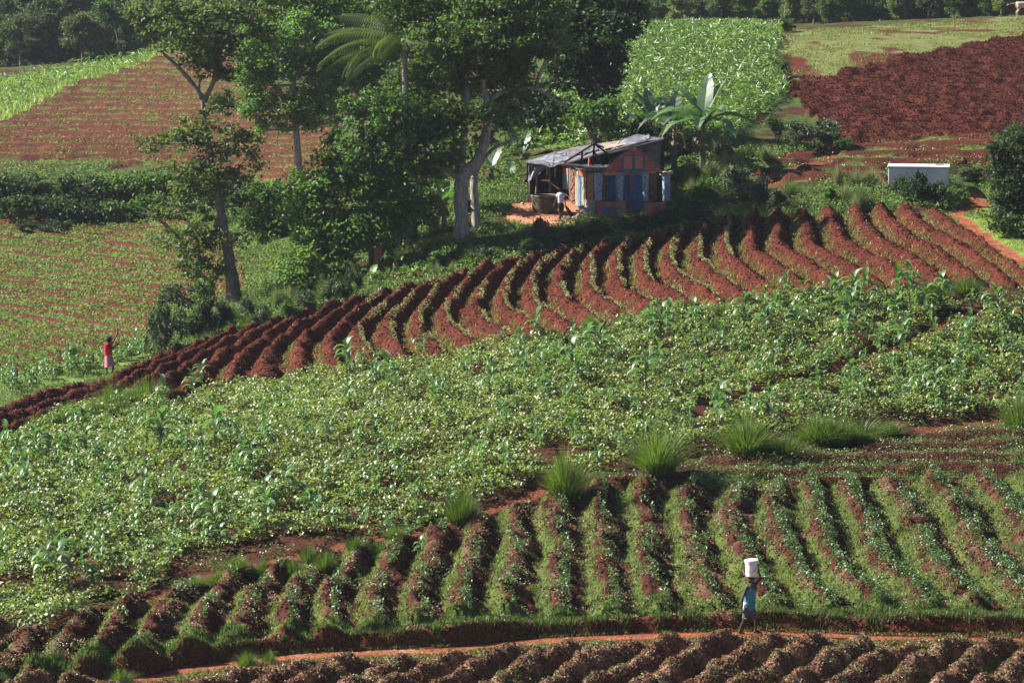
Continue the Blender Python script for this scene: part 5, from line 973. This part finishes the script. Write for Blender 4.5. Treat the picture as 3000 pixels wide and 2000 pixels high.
# the leaning open tree at the left, two tiers of foliage
tree('thin leaning tree with open two-tiered grey-green crown at the left of the valley', (690, 886), [(690, 886), (675, 780), (650, 640), (628, 520), (612, 420), (598, 340), (592, 275)], [24, 17, 13, 10, 8, 7, 5],
 [(580,45,130,50),(470,20,110,40),(700,30,120,45),(640,110,110,50,1),(520,110,90,45,-1),(760,90,80,40),(600,190,80,40),(680,210,60,35),(560,380,100,35,-1),(430,420,50,30),(600,520,90,50,1),(540,560,70,40),(640,320,60,30),(420,70,90,35),(570,150,110,40,2),(680,150,80,40,-1),(590,640,80,50,1),(450,620,40,25),(640,420,110,50),(500,400,70,30,1),(700,480,70,50),(560,480,90,50,-1),(610,560,80,50),(520,620,60,30),(480,700,60,35,1),(560,700,95,50,-1),(660,700,70,50),(600,780,90,45),(520,770,60,30),(720,600,50,40)],
 .19, (0.095, 0.125, 0.05), 'bark', .68, .42, limbs=[([(595, 290), (560, 240), (520, 195), (470, 150)], 8, 4), ([(598, 300), (625, 240), (638, 190), (650, 120)], 8, 4), ([(583, 262), (585, 230), (575, 215)], 4, 2), ([(650, 640), (600, 700), (560, 740)], 9, 4), ([(640, 600), (670, 560), (700, 500)], 8, 3)], name='tree', flat=.45)
# pale slender tree mid-left
tree('slender bright green tree with straight grey trunk at the end of the upper terraces', (876, 530), [(876, 530), (872, 440), (866, 360), (860, 250), (870, 120), (890, 0)], [11, 10, 8, 7, 5, 4],
 [(850,60,130,80),(960,20,110,70),(800,180,110,60),(930,160,110,80),(760,250,60,40),(830,300,110,55),(950,280,80,60),(740,310,50,45),(870,360,80,35),(780,380,35,35),(1010,120,90,80,3),(820,-20,100,60),(735,130,55,55),(745,210,55,45),(1010,40,90,70),(1000,220,70,60),(880,90,100,60,-2)], .21, (0.115, 0.20, 0.052), 'bark_pale', .95, .5)
# big two-forked tree in the middle
tree('big forked tree with pale trunk and broad dark crown left of the house', (1354, 706), [(1354, 706), (1350, 620), (1356, 520), (1400, 470), (1422, 400), (1430, 320), (1418, 260), (1420, 180), (1400, 60)], [25, 21, 22, 17, 14, 12, 9, 7, 5],
 [(1430,100,110,80,5),(1500,210,80,60,6),(1350,230,110,70,6),(1450,330,60,45,5),(1250,200,100,80,5),(1400,-60,150,60,4),(1290,420,70,60,-2),(1260,320,90,60,-1),(1310,480,50,40),(1180,320,80,70),(1450,130,120,70,-2),(1300,40,170,100,2),(1450,60,150,110,-1),(1180,90,130,90,2),(1350,190,150,80),(1240,230,110,80,1),(1480,200,100,80),(1300,340,100,60,-1),(1240,400,90,70,-1),(1330,430,70,50,1),(1500,290,70,60,1),(1250,480,60,50,-1),(1550,120,100,80,1),(1400,-10,160,60),(1200,-10,140,60),(1290,120,100,70,-2),(1560,20,110,80),(1620,110,70,60,-1),(1430,330,60,50,-2)],  # blobs set far behind the trunk are added so the crown shades the house
 .20, (0.082, 0.130, 0.042), 'bark_pale', .95, .45, limbs=[([(1352, 530), (1352, 470), (1358, 400), (1368, 300), (1365, 200), (1360, 60)], 15, 5), ([(1348, 530), (1320, 505), (1305, 500)], 9, 4), ([(1428, 330), (1455, 280), (1500, 262), (1570, 260), (1620, 290), (1670, 320)], 8, 3), ([(1350, 470), (1320, 400), (1300, 300)], 7, 3)], name='tree')
tree('thin crooked tree standing close behind the big forked trunk', (1397, 682), [(1397, 682), (1392, 600), (1388, 540), (1400, 480), (1430, 420), (1455, 370)], [15, 13, 11, 9, 6, 4], [(1470,340,60,45),(1440,400,60,35),(1500,400,55,45,2),(1380,600,25,15,2)], .19, (0.085, 0.150, 0.042), 'bark_pale', .6, .4, limbs=[([(1395, 500), (1440, 440), (1500, 410)], 7, 3)])
# dark mango tree behind the house
tree('dark dense mango tree leaning behind the house roof, hanging masses of leaves', (1752, 480), [(1752, 480), (1742, 420), (1725, 360), (1700, 330), (1740, 250), (1740, 120)], [18, 16, 15, 13, 10, 7],
 [(1740,30,120,80),(1800,110,60,90,-1),(1700,130,100,70),(1790,200,50,60),(1740,260,60,60),(1640,60,110,80,1),(1650,200,70,60),(1830,40,50,80),(1640,320,55,30,-1),(1760,340,50,30)], .24, (0.028, 0.052, 0.022), 'bark', 1.25, .42, depth=146, limbs=[([(1722, 350), (1680, 318), (1650, 300), (1600, 270), (1560, 262)], 9, 3), ([(1700, 330), (1760, 260), (1790, 180)], 9, 4)])
tree('round near-black mango tree between the forked tree and the house roof', (1560, 470), [(1560, 470), (1558, 400), (1562, 330)], [12, 10, 6], [(1560,330,62,70),(1590,370,45,50,-1),(1530,390,45,50),(1570,280,45,40),(1545,430,40,30)], .24, (0.022, 0.042, 0.020), 'bark_dark', 1.6, .42, depth=150)
# dense trees and thickets between
DT = [('tall dark leafy tree filling the gap left of the forked tree', (1090, 800), [(1090, 800), (1085, 600), (1100, 400)], [(1110,330,110,80),(1160,420,90,90),(1050,440,110,80),(1120,540,120,80),(1000,520,90,70),(1180,600,80,80),(1060,650,110,70),(1140,700,80,60)], (0.082, 0.148, 0.044), 1.1, 0),
 ('broad glossy tree below the slender one, in the middle of the thicket', (960, 830), [(960, 830), (955, 700), (950, 600)], [(900,560,80,70),(960,620,90,70),(1010,700,90,70),(920,690,80,60),(960,770,80,50),(880,620,60,50)], (0.115, 0.20, 0.055), 1.0, 0),
 ('rounded bush with small bright leaves at the foot of the thicket', (905, 862), [(905, 862), (905, 820), (900, 780)], [(880,770,60,45),(930,790,60,45),(900,830,70,30),(860,810,45,35)], (0.13, 0.21, 0.055), 1.1, 0),
 ('dark tree behind the left leaning trunk, joining the hedge', (790, 700), [(790, 700), (790, 640), (785, 600)], [(770,580,80,55),(830,620,80,60),(790,660,90,45),(740,640,60,40),(860,560,55,40)], (0.07, 0.125, 0.04), 1.1, 0),
 ('leafy tree rising behind the palm, upper middle', (1060, 420), [(1060, 420), (1060, 250), (1050, 60)], [(1050,20,110,80),(1120,90,100,80),(1000,110,80,70),(1040,220,90,70),(1130,200,90,70),(1000,320,80,50),(1190,120,90,80),(1200,250,80,70),(1120,300,80,60),(1180,0,100,70),(1260,330,60,50)], (0.10, 0.165, 0.05), .9, 168),
 ('bushy tree overhanging the stump, dark underneath', (1215, 700), [(1215, 700), (1215, 600), (1210, 520)], [(1210,520,80,60),(1240,600,70,60),(1180,560,60,60),(1160,640,60,60)], (0.075, 0.13, 0.042), 1.0, 0),
 ('tree with yellowing leaves just left of the forked trunk', (1290, 640), [(1290, 640), (1285, 560), (1275, 480)], [(1250,420,70,60),(1290,480,60,50),(1240,510,50,40)], (0.14, 0.18, 0.045), .9, 0)]
for lb, bs_, tr_, bl_, c_, dn, dp in DT: tree(lb, bs_, tr_, [9, 7, 4], bl_, .19, c_, 'bark_dark', dn, .42, depth=dp or None)
tree('bushy light green tree in front of the mango, over the roof end', (1790, 470), [(1790, 470), (1785, 420), (1770, 370)], [7, 6, 4], [(1740,330,60,40),(1790,370,45,40),(1800,320,40,40)], .2, (0.085, 0.15, 0.045), 'bark', .9, .4, depth=143)
tree('small round dark tree on a red earth bank at the top of the terraces', (655, 330), [(655, 330), (655, 305), (652, 290)], [6, 5, 3], [(655,290,32,26),(675,315,32,26),(630,305,18,22)], .22, (0.045, 0.075, 0.022), 'bark_dark', 1.6, .4)
# ---- hedge along the upper left
hg = [(20,560,60,55),(100,565,65,60),(190,570,70,62),(280,565,65,60),(365,560,60,66),(440,560,62,70),(520,575,55,60),(60,600,60,30),(160,612,60,30),(260,618,60,35),(350,615,60,35),(450,600,60,40),(690,560,60,60),(620,600,50,40),(740,600,50,50)]
hgl = ['far left bushes of the dark hedge below the terraces', 'dark hedge bush below the lowest terrace']
for i, (px, py, rx, ry) in enumerate(hg):
    dk = 165 - (3 if py > 590 else 0); c_ = (0.075, 0.13, 0.032) if 330 < px < 480 else (0.038, 0.066, 0.022)
    tree('dark evergreen hedge bush below the upper left red terraces', (px, min(660, py + ry + 8)), [(px, py + ry + 8), (px, py + 10), (px + 4, py - 10)], [6, 5, 3], [(px - rx * .4, py, rx * .7, ry * .8), (px + rx * .4, py + 6, rx * .7, ry * .75), (px, py - ry * .35, rx * .7, ry * .5), (px, py + ry * .5, rx, ry * .5)], .24, c_, 'bark_dark', 1.15, .45, depth=dk, name='shrub', group='hedge below the terraces', autolimb=False)
# ---- feathery shrubs on field edges
def shrub_mesh(seed, c, fine=True):
    rg = np.random.default_rng(seed); B = [(rg.normal() * .35, rg.normal() * .35, .40 + rg.random() * .75, .34, .34, .40) for _ in range(8)]; V_, F_, C_ = crown_arrays(B, .15, c, 2.6, .20, rg, 1.0); return V_, F_, C_
shr = {}
for k_, c_ in (('grey', (0.085, 0.12, 0.07)), ('green', (0.075, 0.135, 0.038)), ('dark', (0.035, 0.06, 0.028))):
    shr[k_] = []
    for sd in (1, 2):
        me = np_mesh('foliage', *shrub_mesh(sd * 7 + len(k_), c_)); me.materials.append(M['dull' if k_ == 'grey' else 'crown']); b = MB()
        for _ in range(5): a = random.uniform(0, 6.28); b.tube([(0, 0, -.1), (.15 * math.cos(a), .15 * math.sin(a), .4), (.35 * math.cos(a), .35 * math.sin(a), .9)], [.03, .022, .01], 5)
        ms = bpy.data.meshes.new('stems'); ms.from_pydata(b.v, [], b.f); ms.materials.append(M['bark']); shr[k_].append((me, ms))
def shrub(px, py, h, wpx, kind, label, group=None):
    q = at(px, py); d = P2(*q)[2]; r = empty('shrub', q, random.uniform(0, 6)); me, ms = random.choice(shr[kind])
    for nm, mm in (('foliage', me), ('stems', ms)): o = bpy.data.objects.new(nm, mm); col.objects.link(o); o.parent = r
    sh = h * d / FPX / 1.45; sw = wpx * d / FPX / 1.5; r.scale = (sw, sw, sh); tag(r, label, 'shrub', group); return r
SH = [(2700,602,100,60,'dark','upright dark shrub standing before the left half of the white tank'),(2740,600,70,60,'dark','dark shrub leaning across the tank front, just right of the upright one'),(2655,590,75,60,'dark','dark shrub at the left corner of the white tank'),(2800,595,45,70,'green','low green shrub below the right corner of the tank'),
 (2850,530,40,90,'dark','low dark shrub behind the right end of the tank'),(2330,440,85,90,'grey','round feathery shrub, left of the pair at the brown plot corner'),(2420,438,78,95,'grey','round dark feathery shrub, right of the pair at the brown plot corner'),(2480,445,45,50,'green','small shrub right of the feathery pair'),
 (2270,400,60,60,'green','shrub between the far maize and the dark ploughed field'),(2290,225,50,50,'green','shrub at the upper corner between maize and grass hillside'),(2300,95,40,50,'green','round bush on the skyline at the end of the far maize'),
 (2080,610,95,110,'green','bushy shrub just right of the house rubble'),(2150,600,110,110,'grey','tall feathery shrub right of the rubble'),(2230,605,85,90,'grey','feathery shrub halfway between house and tank'),(2050,655,70,90,'dark','dark shrub at the head of the red furrows below the house'),(1960,670,60,100,'dark','dark shrub below the porch on the edge of the furrows'),(1885,690,60,90,'dark','dark shrub below the blue doors on the edge of the furrows'),(2000,620,60,60,'green','leafy shrub at the foot of the last pillar'),
 (2430,600,55,50,'green','round tuft shrub above the furrow heads right of centre'),(2520,605,60,50,'green','upright shrub above the furrow heads left of the tank'),(2270,635,60,60,'dark','dark spiky shrub above the furrow heads'),
 (1573,705,70,50,'dark','slim dark shrub on the slope left of the yard'),(1610,720,60,80,'grey','wiry shrub below the yard'),(1680,715,55,70,'dark','shrub on the slope below the stone heap'),(1760,700,50,80,'dark','shrub on the slope below the porch'),(1545,755,60,60,'dark','dark shrub at the furrow heads below the yard'),
 (1320,770,70,70,'green','leafy shrub at the foot of the forked tree'),(1280,790,60,70,'green','pale leafy shrub left of the forked trunk foot'),(1400,770,45,60,'grey','small shrub right of the forked trunk foot'),
 (478,1035,150,80,'grey','big grey-green grassy shrub right behind the farmer'),(560,985,60,90,'grey','pale silvery bush resting on the furrow edge'),(650,970,85,60,'dark','dark shrub left of the leaning trunk base'),(610,985,110,60,'dark','dark rounded shrub beside the thin sapling'),(600,900,75,60,'green','green shrub above the furrow edge at left'),
 (720,950,80,60,'grey','grey shrub below the leaning trunk'),(760,960,70,60,'grey','grey shrub right of the leaning trunk base'),(850,945,70,60,'green','leafy shrub with a red stem at the furrow edge'),(820,900,50,60,'green','shrub between trunk base and thicket'),(905,920,70,50,'grey','grey shrub at the furrow edge, mid left'),(960,890,75,60,'grey','feathery shrub below the thicket'),(1015,880,95,55,'dark','tall dark cypress-like shrub below the thicket'),
 (145,690,45,80,'dark','lone dark bush on the upper part of the left valley field'),(30,650,40,80,'green','bush under the hedge at the left edge'),(70,690,30,60,'dark','small bush on the left valley field')]
for s_ in SH: shrub(*s_)
# the thin sapling near the farmer
tree('thin crooked sapling with small dark crown at the left furrow edge', (552, 985), [(552, 985), (553, 955), (540, 915), (515, 880)], [4, 4, 3, 2], [(500,865,38,24),(535,845,38,26),(545,880,26,18),(482,880,24,15)], .12, (0.05, 0.075, 0.04), 'bark', 2.6, .26, mat='dull')
# right edge thicket
RB = [((2960,690),[(2930,480,50,60),(2975,430,60,60),(2990,520,60,70),(2935,560,50,50),(2960,620,60,50),(3020,600,60,70)],(0.032,0.055,0.024),'large dark tree at the right edge beside the footpath'),
 ((2985,700),[(2920,640,40,35),(2970,660,50,35),(3010,680,50,40)],(0.07,0.12,0.035),'green thicket at the foot of the right edge tree'),((2940,520),[(2945,410,40,28),(2990,395,35,28)],(0.045,0.08,0.03),'leafy top behind the right edge tree')]
for bs_, bl_, c_, lb in RB: tree(lb, bs_, [bs_, (bs_[0], bs_[1] - 60), (bl_[0][0], bl_[0][1])], [7, 6, 3], bl_, .17, c_, 'bark_dark', 1.5, .36)
# broken stump
sp = at(1106, 800); st = MB(); T_ = lambda x, y: W(x, y, P2(*sp)[2]) - sp
st.tube([T_(1106, 806), T_(1108, 770), T_(1112, 735), T_(1118, 700), T_(1122, 680)], [.30, .24, .22, .20, .10], 10, .18); st.tube([T_(1116, 700), T_(1128, 672)], [.10, .03], 6, .2)
o = st.build('tree_stump', M['bark_red'], None, smooth=False); o.location = sp; tag(o, 'tall broken reddish tree stump in the shade of the thicket', 'stump')
# ---- banana plants
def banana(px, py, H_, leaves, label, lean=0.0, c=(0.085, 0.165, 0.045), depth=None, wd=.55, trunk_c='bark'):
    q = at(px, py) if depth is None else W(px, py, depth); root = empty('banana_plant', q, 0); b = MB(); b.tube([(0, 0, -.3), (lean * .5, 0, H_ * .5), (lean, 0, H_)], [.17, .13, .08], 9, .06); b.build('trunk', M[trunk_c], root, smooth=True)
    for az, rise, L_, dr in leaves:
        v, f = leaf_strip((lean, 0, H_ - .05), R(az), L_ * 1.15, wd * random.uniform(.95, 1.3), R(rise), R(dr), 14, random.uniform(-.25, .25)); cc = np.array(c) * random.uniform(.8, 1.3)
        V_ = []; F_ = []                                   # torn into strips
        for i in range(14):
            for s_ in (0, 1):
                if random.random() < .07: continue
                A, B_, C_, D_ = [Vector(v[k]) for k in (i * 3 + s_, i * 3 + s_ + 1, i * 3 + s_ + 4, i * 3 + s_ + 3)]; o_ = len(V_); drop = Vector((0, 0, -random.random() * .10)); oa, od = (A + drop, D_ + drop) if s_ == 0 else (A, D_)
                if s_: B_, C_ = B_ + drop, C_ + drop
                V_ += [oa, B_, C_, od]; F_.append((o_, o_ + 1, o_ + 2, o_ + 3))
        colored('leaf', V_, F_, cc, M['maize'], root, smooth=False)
    for k in range(6 if H_ > 1 else 0):                    # dead leaves hanging round the trunk
        v, f = leaf_strip((lean, 0, H_ - .15 - .12 * k), random.uniform(0, 6.28), H_ * random.uniform(.45, .75), .22, R(10), R(110), 6); colored('dead_leaf', v, f, np.array((0.13, 0.085, 0.05)), M['dull'], root, smooth=False)
    tag(root, label, 'banana plant'); return root
banana(2058, 508, 2.35, [(260, 45, 2.0, 105), (90, 60, 2.2, 80), (120, 35, 2.3, 100), (300, 60, 1.9, 80), (70, 78, 2.5, 25), (140, 70, 2.3, 50), (175, 50, 2.5, 95), (10, 40, 2.7, 95), (350, 62, 2.2, 60), (200, 30, 2.3, 100), (35, 75, 2.4, 40), (215, 65, 2.0, 90), (320, 35, 2.1, 110)], 'large banana plant with spreading arched leaves right of the house', c=(0.075, 0.14, 0.062), wd=.66)
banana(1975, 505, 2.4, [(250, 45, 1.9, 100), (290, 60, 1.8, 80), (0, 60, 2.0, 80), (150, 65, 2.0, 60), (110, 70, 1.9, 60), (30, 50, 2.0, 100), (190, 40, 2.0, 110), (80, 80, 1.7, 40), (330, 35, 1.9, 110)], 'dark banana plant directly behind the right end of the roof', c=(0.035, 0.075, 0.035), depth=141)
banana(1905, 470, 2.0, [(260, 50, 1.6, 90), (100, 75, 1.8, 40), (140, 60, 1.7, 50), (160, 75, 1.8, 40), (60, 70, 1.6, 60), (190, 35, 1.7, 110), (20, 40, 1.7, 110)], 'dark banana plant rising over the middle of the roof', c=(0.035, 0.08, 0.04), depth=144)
banana(1490, 620, 1.3, [(80, 75, 1.5, 50), (160, 55, 1.4, 90), (20, 50, 1.5, 100), (200, 40, 1.5, 110), (320, 45, 1.4, 100)], 'banana plant in shade left of the hanging tarp', c=(0.06, 0.12, 0.045), depth=142)
banana(1440, 560, 1.2, [(60, 70, 1.7, 60), (120, 60, 1.6, 80), (10, 45, 1.6, 100), (190, 40, 1.6, 100)], 'banana plant with shining leaves between the forked tree and the basin', c=(0.08, 0.16, 0.06), depth=141)
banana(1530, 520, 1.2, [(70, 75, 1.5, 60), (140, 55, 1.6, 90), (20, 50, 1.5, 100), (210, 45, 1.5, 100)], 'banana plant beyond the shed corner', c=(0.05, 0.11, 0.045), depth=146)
banana(1300, 655, 1.1, [(180, 40, 1.9, 60), (95, 85, 1.3, 20), (40, 70, 1.2, 50), (330, 55, 1.1, 80)], 'banana plant with one long sideways leaf left of the forked trunk', c=(0.10, 0.20, 0.05), depth=131)
banana(935, 850, .7, [(170, 45, 1.1, 90), (90, 80, 1.0, 30), (20, 45, 1.1, 90), (250, 50, .9, 100)], 'small banana plant in the dark gap at the foot of the thicket', c=(0.08, 0.16, 0.05), depth=130)
banana(1090, 830, .35, [(150, 60, .6, 80), (60, 75, .6, 60), (300, 50, .6, 90)], 'tiny banana sprout left of the stump foot', c=(0.14, 0.26, 0.05), wd=.3)
banana(1160, 800, .5, [(150, 60, .7, 80), (60, 80, .7, 60), (200, 50, .7, 90), (300, 50, .6, 90)], 'young yellow-green banana plant right of the stump', c=(0.18, 0.28, 0.05), wd=.32)
banana(1205, 815, .25, [(150, 60, .6, 80), (30, 60, .6, 80), (270, 60, .5, 90)], 'low banana sprout on the slope above the furrows', c=(0.14, 0.26, 0.05), wd=.3)
tree('dark thicket filling the gap between banana plants and the right end of the roof', (1965, 505), [(1965, 505), (1968, 470), (1970, 440)], [7, 6, 4], [(1985,440,40,45),(2015,475,42,32),(1945,385,45,35),(2090,470,45,40),(1880,375,40,25)], .22, (0.04, 0.07, 0.032), 'bark_dark', 1.0, .42, depth=143)
tree('dark leafy bush between the big banana plant and the tall cane grass', (2120, 505), [(2120, 505), (2122, 480), (2120, 455)], [6, 5, 3], [(2110,455,45,35),(2150,480,40,28)], .2, (0.06, 0.10, 0.04), 'bark_dark', 1.0, .42, depth=141)
# ---- coconut palm
q = W(1190, 750, 130); pr = empty('palm_tree', q); b = MB(); b.tube([(0, 0, -1), (.1, 0, 3), (-.05, 0, 9.6)], [.22, .17, .13], 10, .05); b.build('trunk', M['bark_pale'], pr, smooth=True)
for az, rise, L_, dr in ((186, 8, 4.6, 62), (200, 42, 4.6, 90), (192, 25, 4.4, 80), (170, 40, 4.0, 70), (160, 60, 3.8, 80), (215, 20, 3.8, 90), (120, 60, 3.6, 90), (60, 55, 3.4, 90), (20, 40, 3.4, 100), (250, 40, 3.6, 100), (300, 40, 3.4, 100), (178, -5, 3.4, 60)):
    V_ = []; F_ = []; D = Vector((math.cos(R(az)), math.sin(R(az)), 0)); S_ = Vector((-D.y, D.x, 0)); p = Vector((-.05, 0, 9.6)); a = R(rise); n = 34
    for i in range(n):
        t = i / n; ll = .95 * math.sin(math.pi * (t * .85 + .12)) ** .6
        for sd in (-1, 1):
            base = p.copy(); tip = p + S_ * sd * ll * .55 + Vector((0, 0, -ll * .75)) + D * ll * .35; wv = D * .022; mid = base.lerp(tip, .5) + S_ * sd * .08 + Vector((0, 0, .12)); o_ = len(V_); V_ += [base - wv, base + wv, mid + wv * 1.2, mid - wv * 1.2, tip]; F_ += [(o_, o_ + 1, o_ + 2), (o_, o_ + 2, o_ + 3), (o_ + 3, o_ + 2, o_ + 4)]
        st_ = (D * math.cos(a) + Vector((0, 0, math.sin(a)))) * (L_ / n); o_ = len(V_); V_ += [p - S_ * .02, p + S_ * .02, p + st_ + S_ * .02, p + st_ - S_ * .02]; F_ += [(o_, o_ + 1, o_ + 2), (o_, o_ + 2, o_ + 3)]
        p = p + st_; a -= R(dr) / n
    colored('frond', V_, F_, np.array((0.095, 0.13, 0.045)) * random.uniform(.7, 1.15), M['grass'], pr, smooth=False)
tag(pr, 'coconut palm with long drooping yellow-edged fronds behind the thicket', 'palm tree')
# ---- euphorbia-like cactus on the skyline
# ---- far wood
fw = []
for sd in range(7):
    rg = np.random.default_rng(100 + sd); random.seed(200 + sd); hgt = 8.0; root = empty('tree', (0, 0, 0)); b = MB(); tp_ = [(0, 0, -1), (random.uniform(-.3, .3), random.uniform(-.3, .3), 3), (random.uniform(-.7, .7), random.uniform(-.5, .5), 6.5)]; b.tube(curve(tp_, 4), [.28, .26, .25, .24, .22, .2, .17, .14, .1], 7, .06); B = []
    for i in range([12, 15, 11, 14, 10, 13, 12][sd]):
        z = random.uniform(.8 if sd % 2 else 1.8, 8.2); rr_ = 2.3 * math.sin(math.pi * min(1, (z - .5) / 8.6)) + .5; a = random.uniform(0, 6.28); B.append((rr_ * .7 * math.cos(a), rr_ * .7 * math.sin(a), z, 1.3, 1.3, .9)); limb(b, (0, 0, z * .6), B[-1][:3], .10, .03, 4, .1, 5)
    me = np_mesh('crown', *crown_arrays(B, .36, [(0.07, 0.115, 0.045), (0.09, 0.14, 0.045), (0.05, 0.085, 0.04), (0.115, 0.165, 0.055), (0.08, 0.10, 0.05), (0.14, 0.18, 0.06), (0.045, 0.075, 0.04)][sd], .8, .6, rg, .7)); link('crown', me, M['crown'], root); b.build('trunk', M['bark'], root, smooth=True); fw.append(root)
random.seed(99); usedf = [False] * 7
def far_tree(px, py, d, s, label, group):
    q = W(px, py, d); q.z = float(H0([q.x], [q.y])[0]) - .2; o = place_proto(fw, usedf, random.randrange(7), q, random.uniform(0, 6.28), s); tag(o, label, 'tree', group); return o
for row, (d, base, s0) in enumerate(((236, 0, .62), (252, 0, .95), (275, 0, 1.2), (300, 0, 1.35))):
    for px in range(-60, 860, 52 + row * 6):
        far_tree(px + random.uniform(-20, 20), 200, d + random.uniform(-6, 6) + (8 if px < 200 else 0) * 0, s0 * random.uniform(.75, 1.15), ('low bushy tree at the near edge of the upper left wood' if row == 0 else 'tall hazy tree in the wood beyond the upper left terraces'), 'wood at upper left, near edge' if row == 0 else 'wood at upper left')
for row, (d, s0) in enumerate(((232, .42), (252, .8), (275, 1.0), (300, 1.2))):
    for px in range(1820, 3080, 56 + row * 6):
        far_tree(px + random.uniform(-20, 20), 60, d + random.uniform(-6, 6), s0 * random.uniform(.7, 1.2) * (1.1 if 2700 < px < 2950 else 1), ('low round tree on top of the grassy hillside at right' if row == 0 else 'hazy tree in the skyline wood at upper right'), 'wood at upper right, near edge' if row == 0 else 'wood at upper right')
for px in range(880, 1850, 70): far_tree(px + random.uniform(-20, 20), 120, 240 + random.uniform(-10, 30), random.uniform(.9, 1.2), 'tree glimpsed behind the big crowns at top centre', 'wood behind the middle trees')
# pale wavy stick by the farmer and the cut trunk on the furrow edge
b = MB(); q = at(508, 1046); b.tube([(0, 0, -.05), (.03, 0, .2), (-.06, 0, .35), (.08, 0, .5), (.02, 0, .62)], [.03, .025, .022, .018, .012], 6, .1); o = b.build('dead_branch', M['plaster'], None, True); o.location = q; tag(o, 'pale crooked dead branch sticking up on the furrow edge behind the farmer', 'branch')
# ------------------------------------------------------------------ air
HZ = 0.00015
me = bpy.data.meshes.new('haze'); X_, Y0, Y1, Z0, Z1_ = 420, -8, 3100, 3, 42
b = MB(); b.box(-4900, 4900, Y0, Y1, 0.5, 44); hz = b.build('haze', None); hz['kind'] = 'stuff'; tag(hz, 'thin pale blue morning haze in the air', 'haze')
m = bpy.data.materials.new('haze'); m.use_nodes = True; n = m.node_tree.nodes; n.remove(n['Principled BSDF']); pv = n.new('ShaderNodeVolumePrincipled'); pv.inputs['Color'].default_value = (0.82, 0.88, 1.0, 1); pv.inputs['Density'].default_value = HZ; pv.inputs['Anisotropy'].default_value = 0.35
m.node_tree.links.new(pv.outputs[0], n['Material Output'].inputs['Volume']); hz.data.materials.append(m)

# ------------------------------------------------------------------ labels: which one of a row
def ordinal(n):
    one = ['', 'first', 'second', 'third', 'fourth', 'fifth', 'sixth', 'seventh', 'eighth', 'ninth', 'tenth', 'eleventh', 'twelfth', 'thirteenth', 'fourteenth', 'fifteenth', 'sixteenth', 'seventeenth', 'eighteenth', 'nineteenth', 'twentieth']
    if n <= 20: return one[n]
    t = ['', '', 'twenty', 'thirty', 'forty', 'fifty', 'sixty', 'seventy'][n // 10]
    return (t[:-1] + 'ieth') if n % 10 == 0 else t + '-' + one[n % 10]
from collections import defaultdict
grp = defaultdict(list)
for o in list(col.objects):
    if o.parent is None and 'label' in o.keys() and 'group' in o.keys(): grp[o['label']].append(o)
for lb, os_ in grp.items():
    if len(os_) < 2 or len(os_) > 60 or 'stone' in lb: continue
    os_.sort(key=lambda o: P2(*o.location)[0]); k = len(os_)
    for i, o in enumerate(os_):
        wds = ('leftmost' if i == 0 else 'rightmost' if i == k - 1 else ordinal(i + 1) + ' from left')
        o['label'] = lb + ', ' + wds
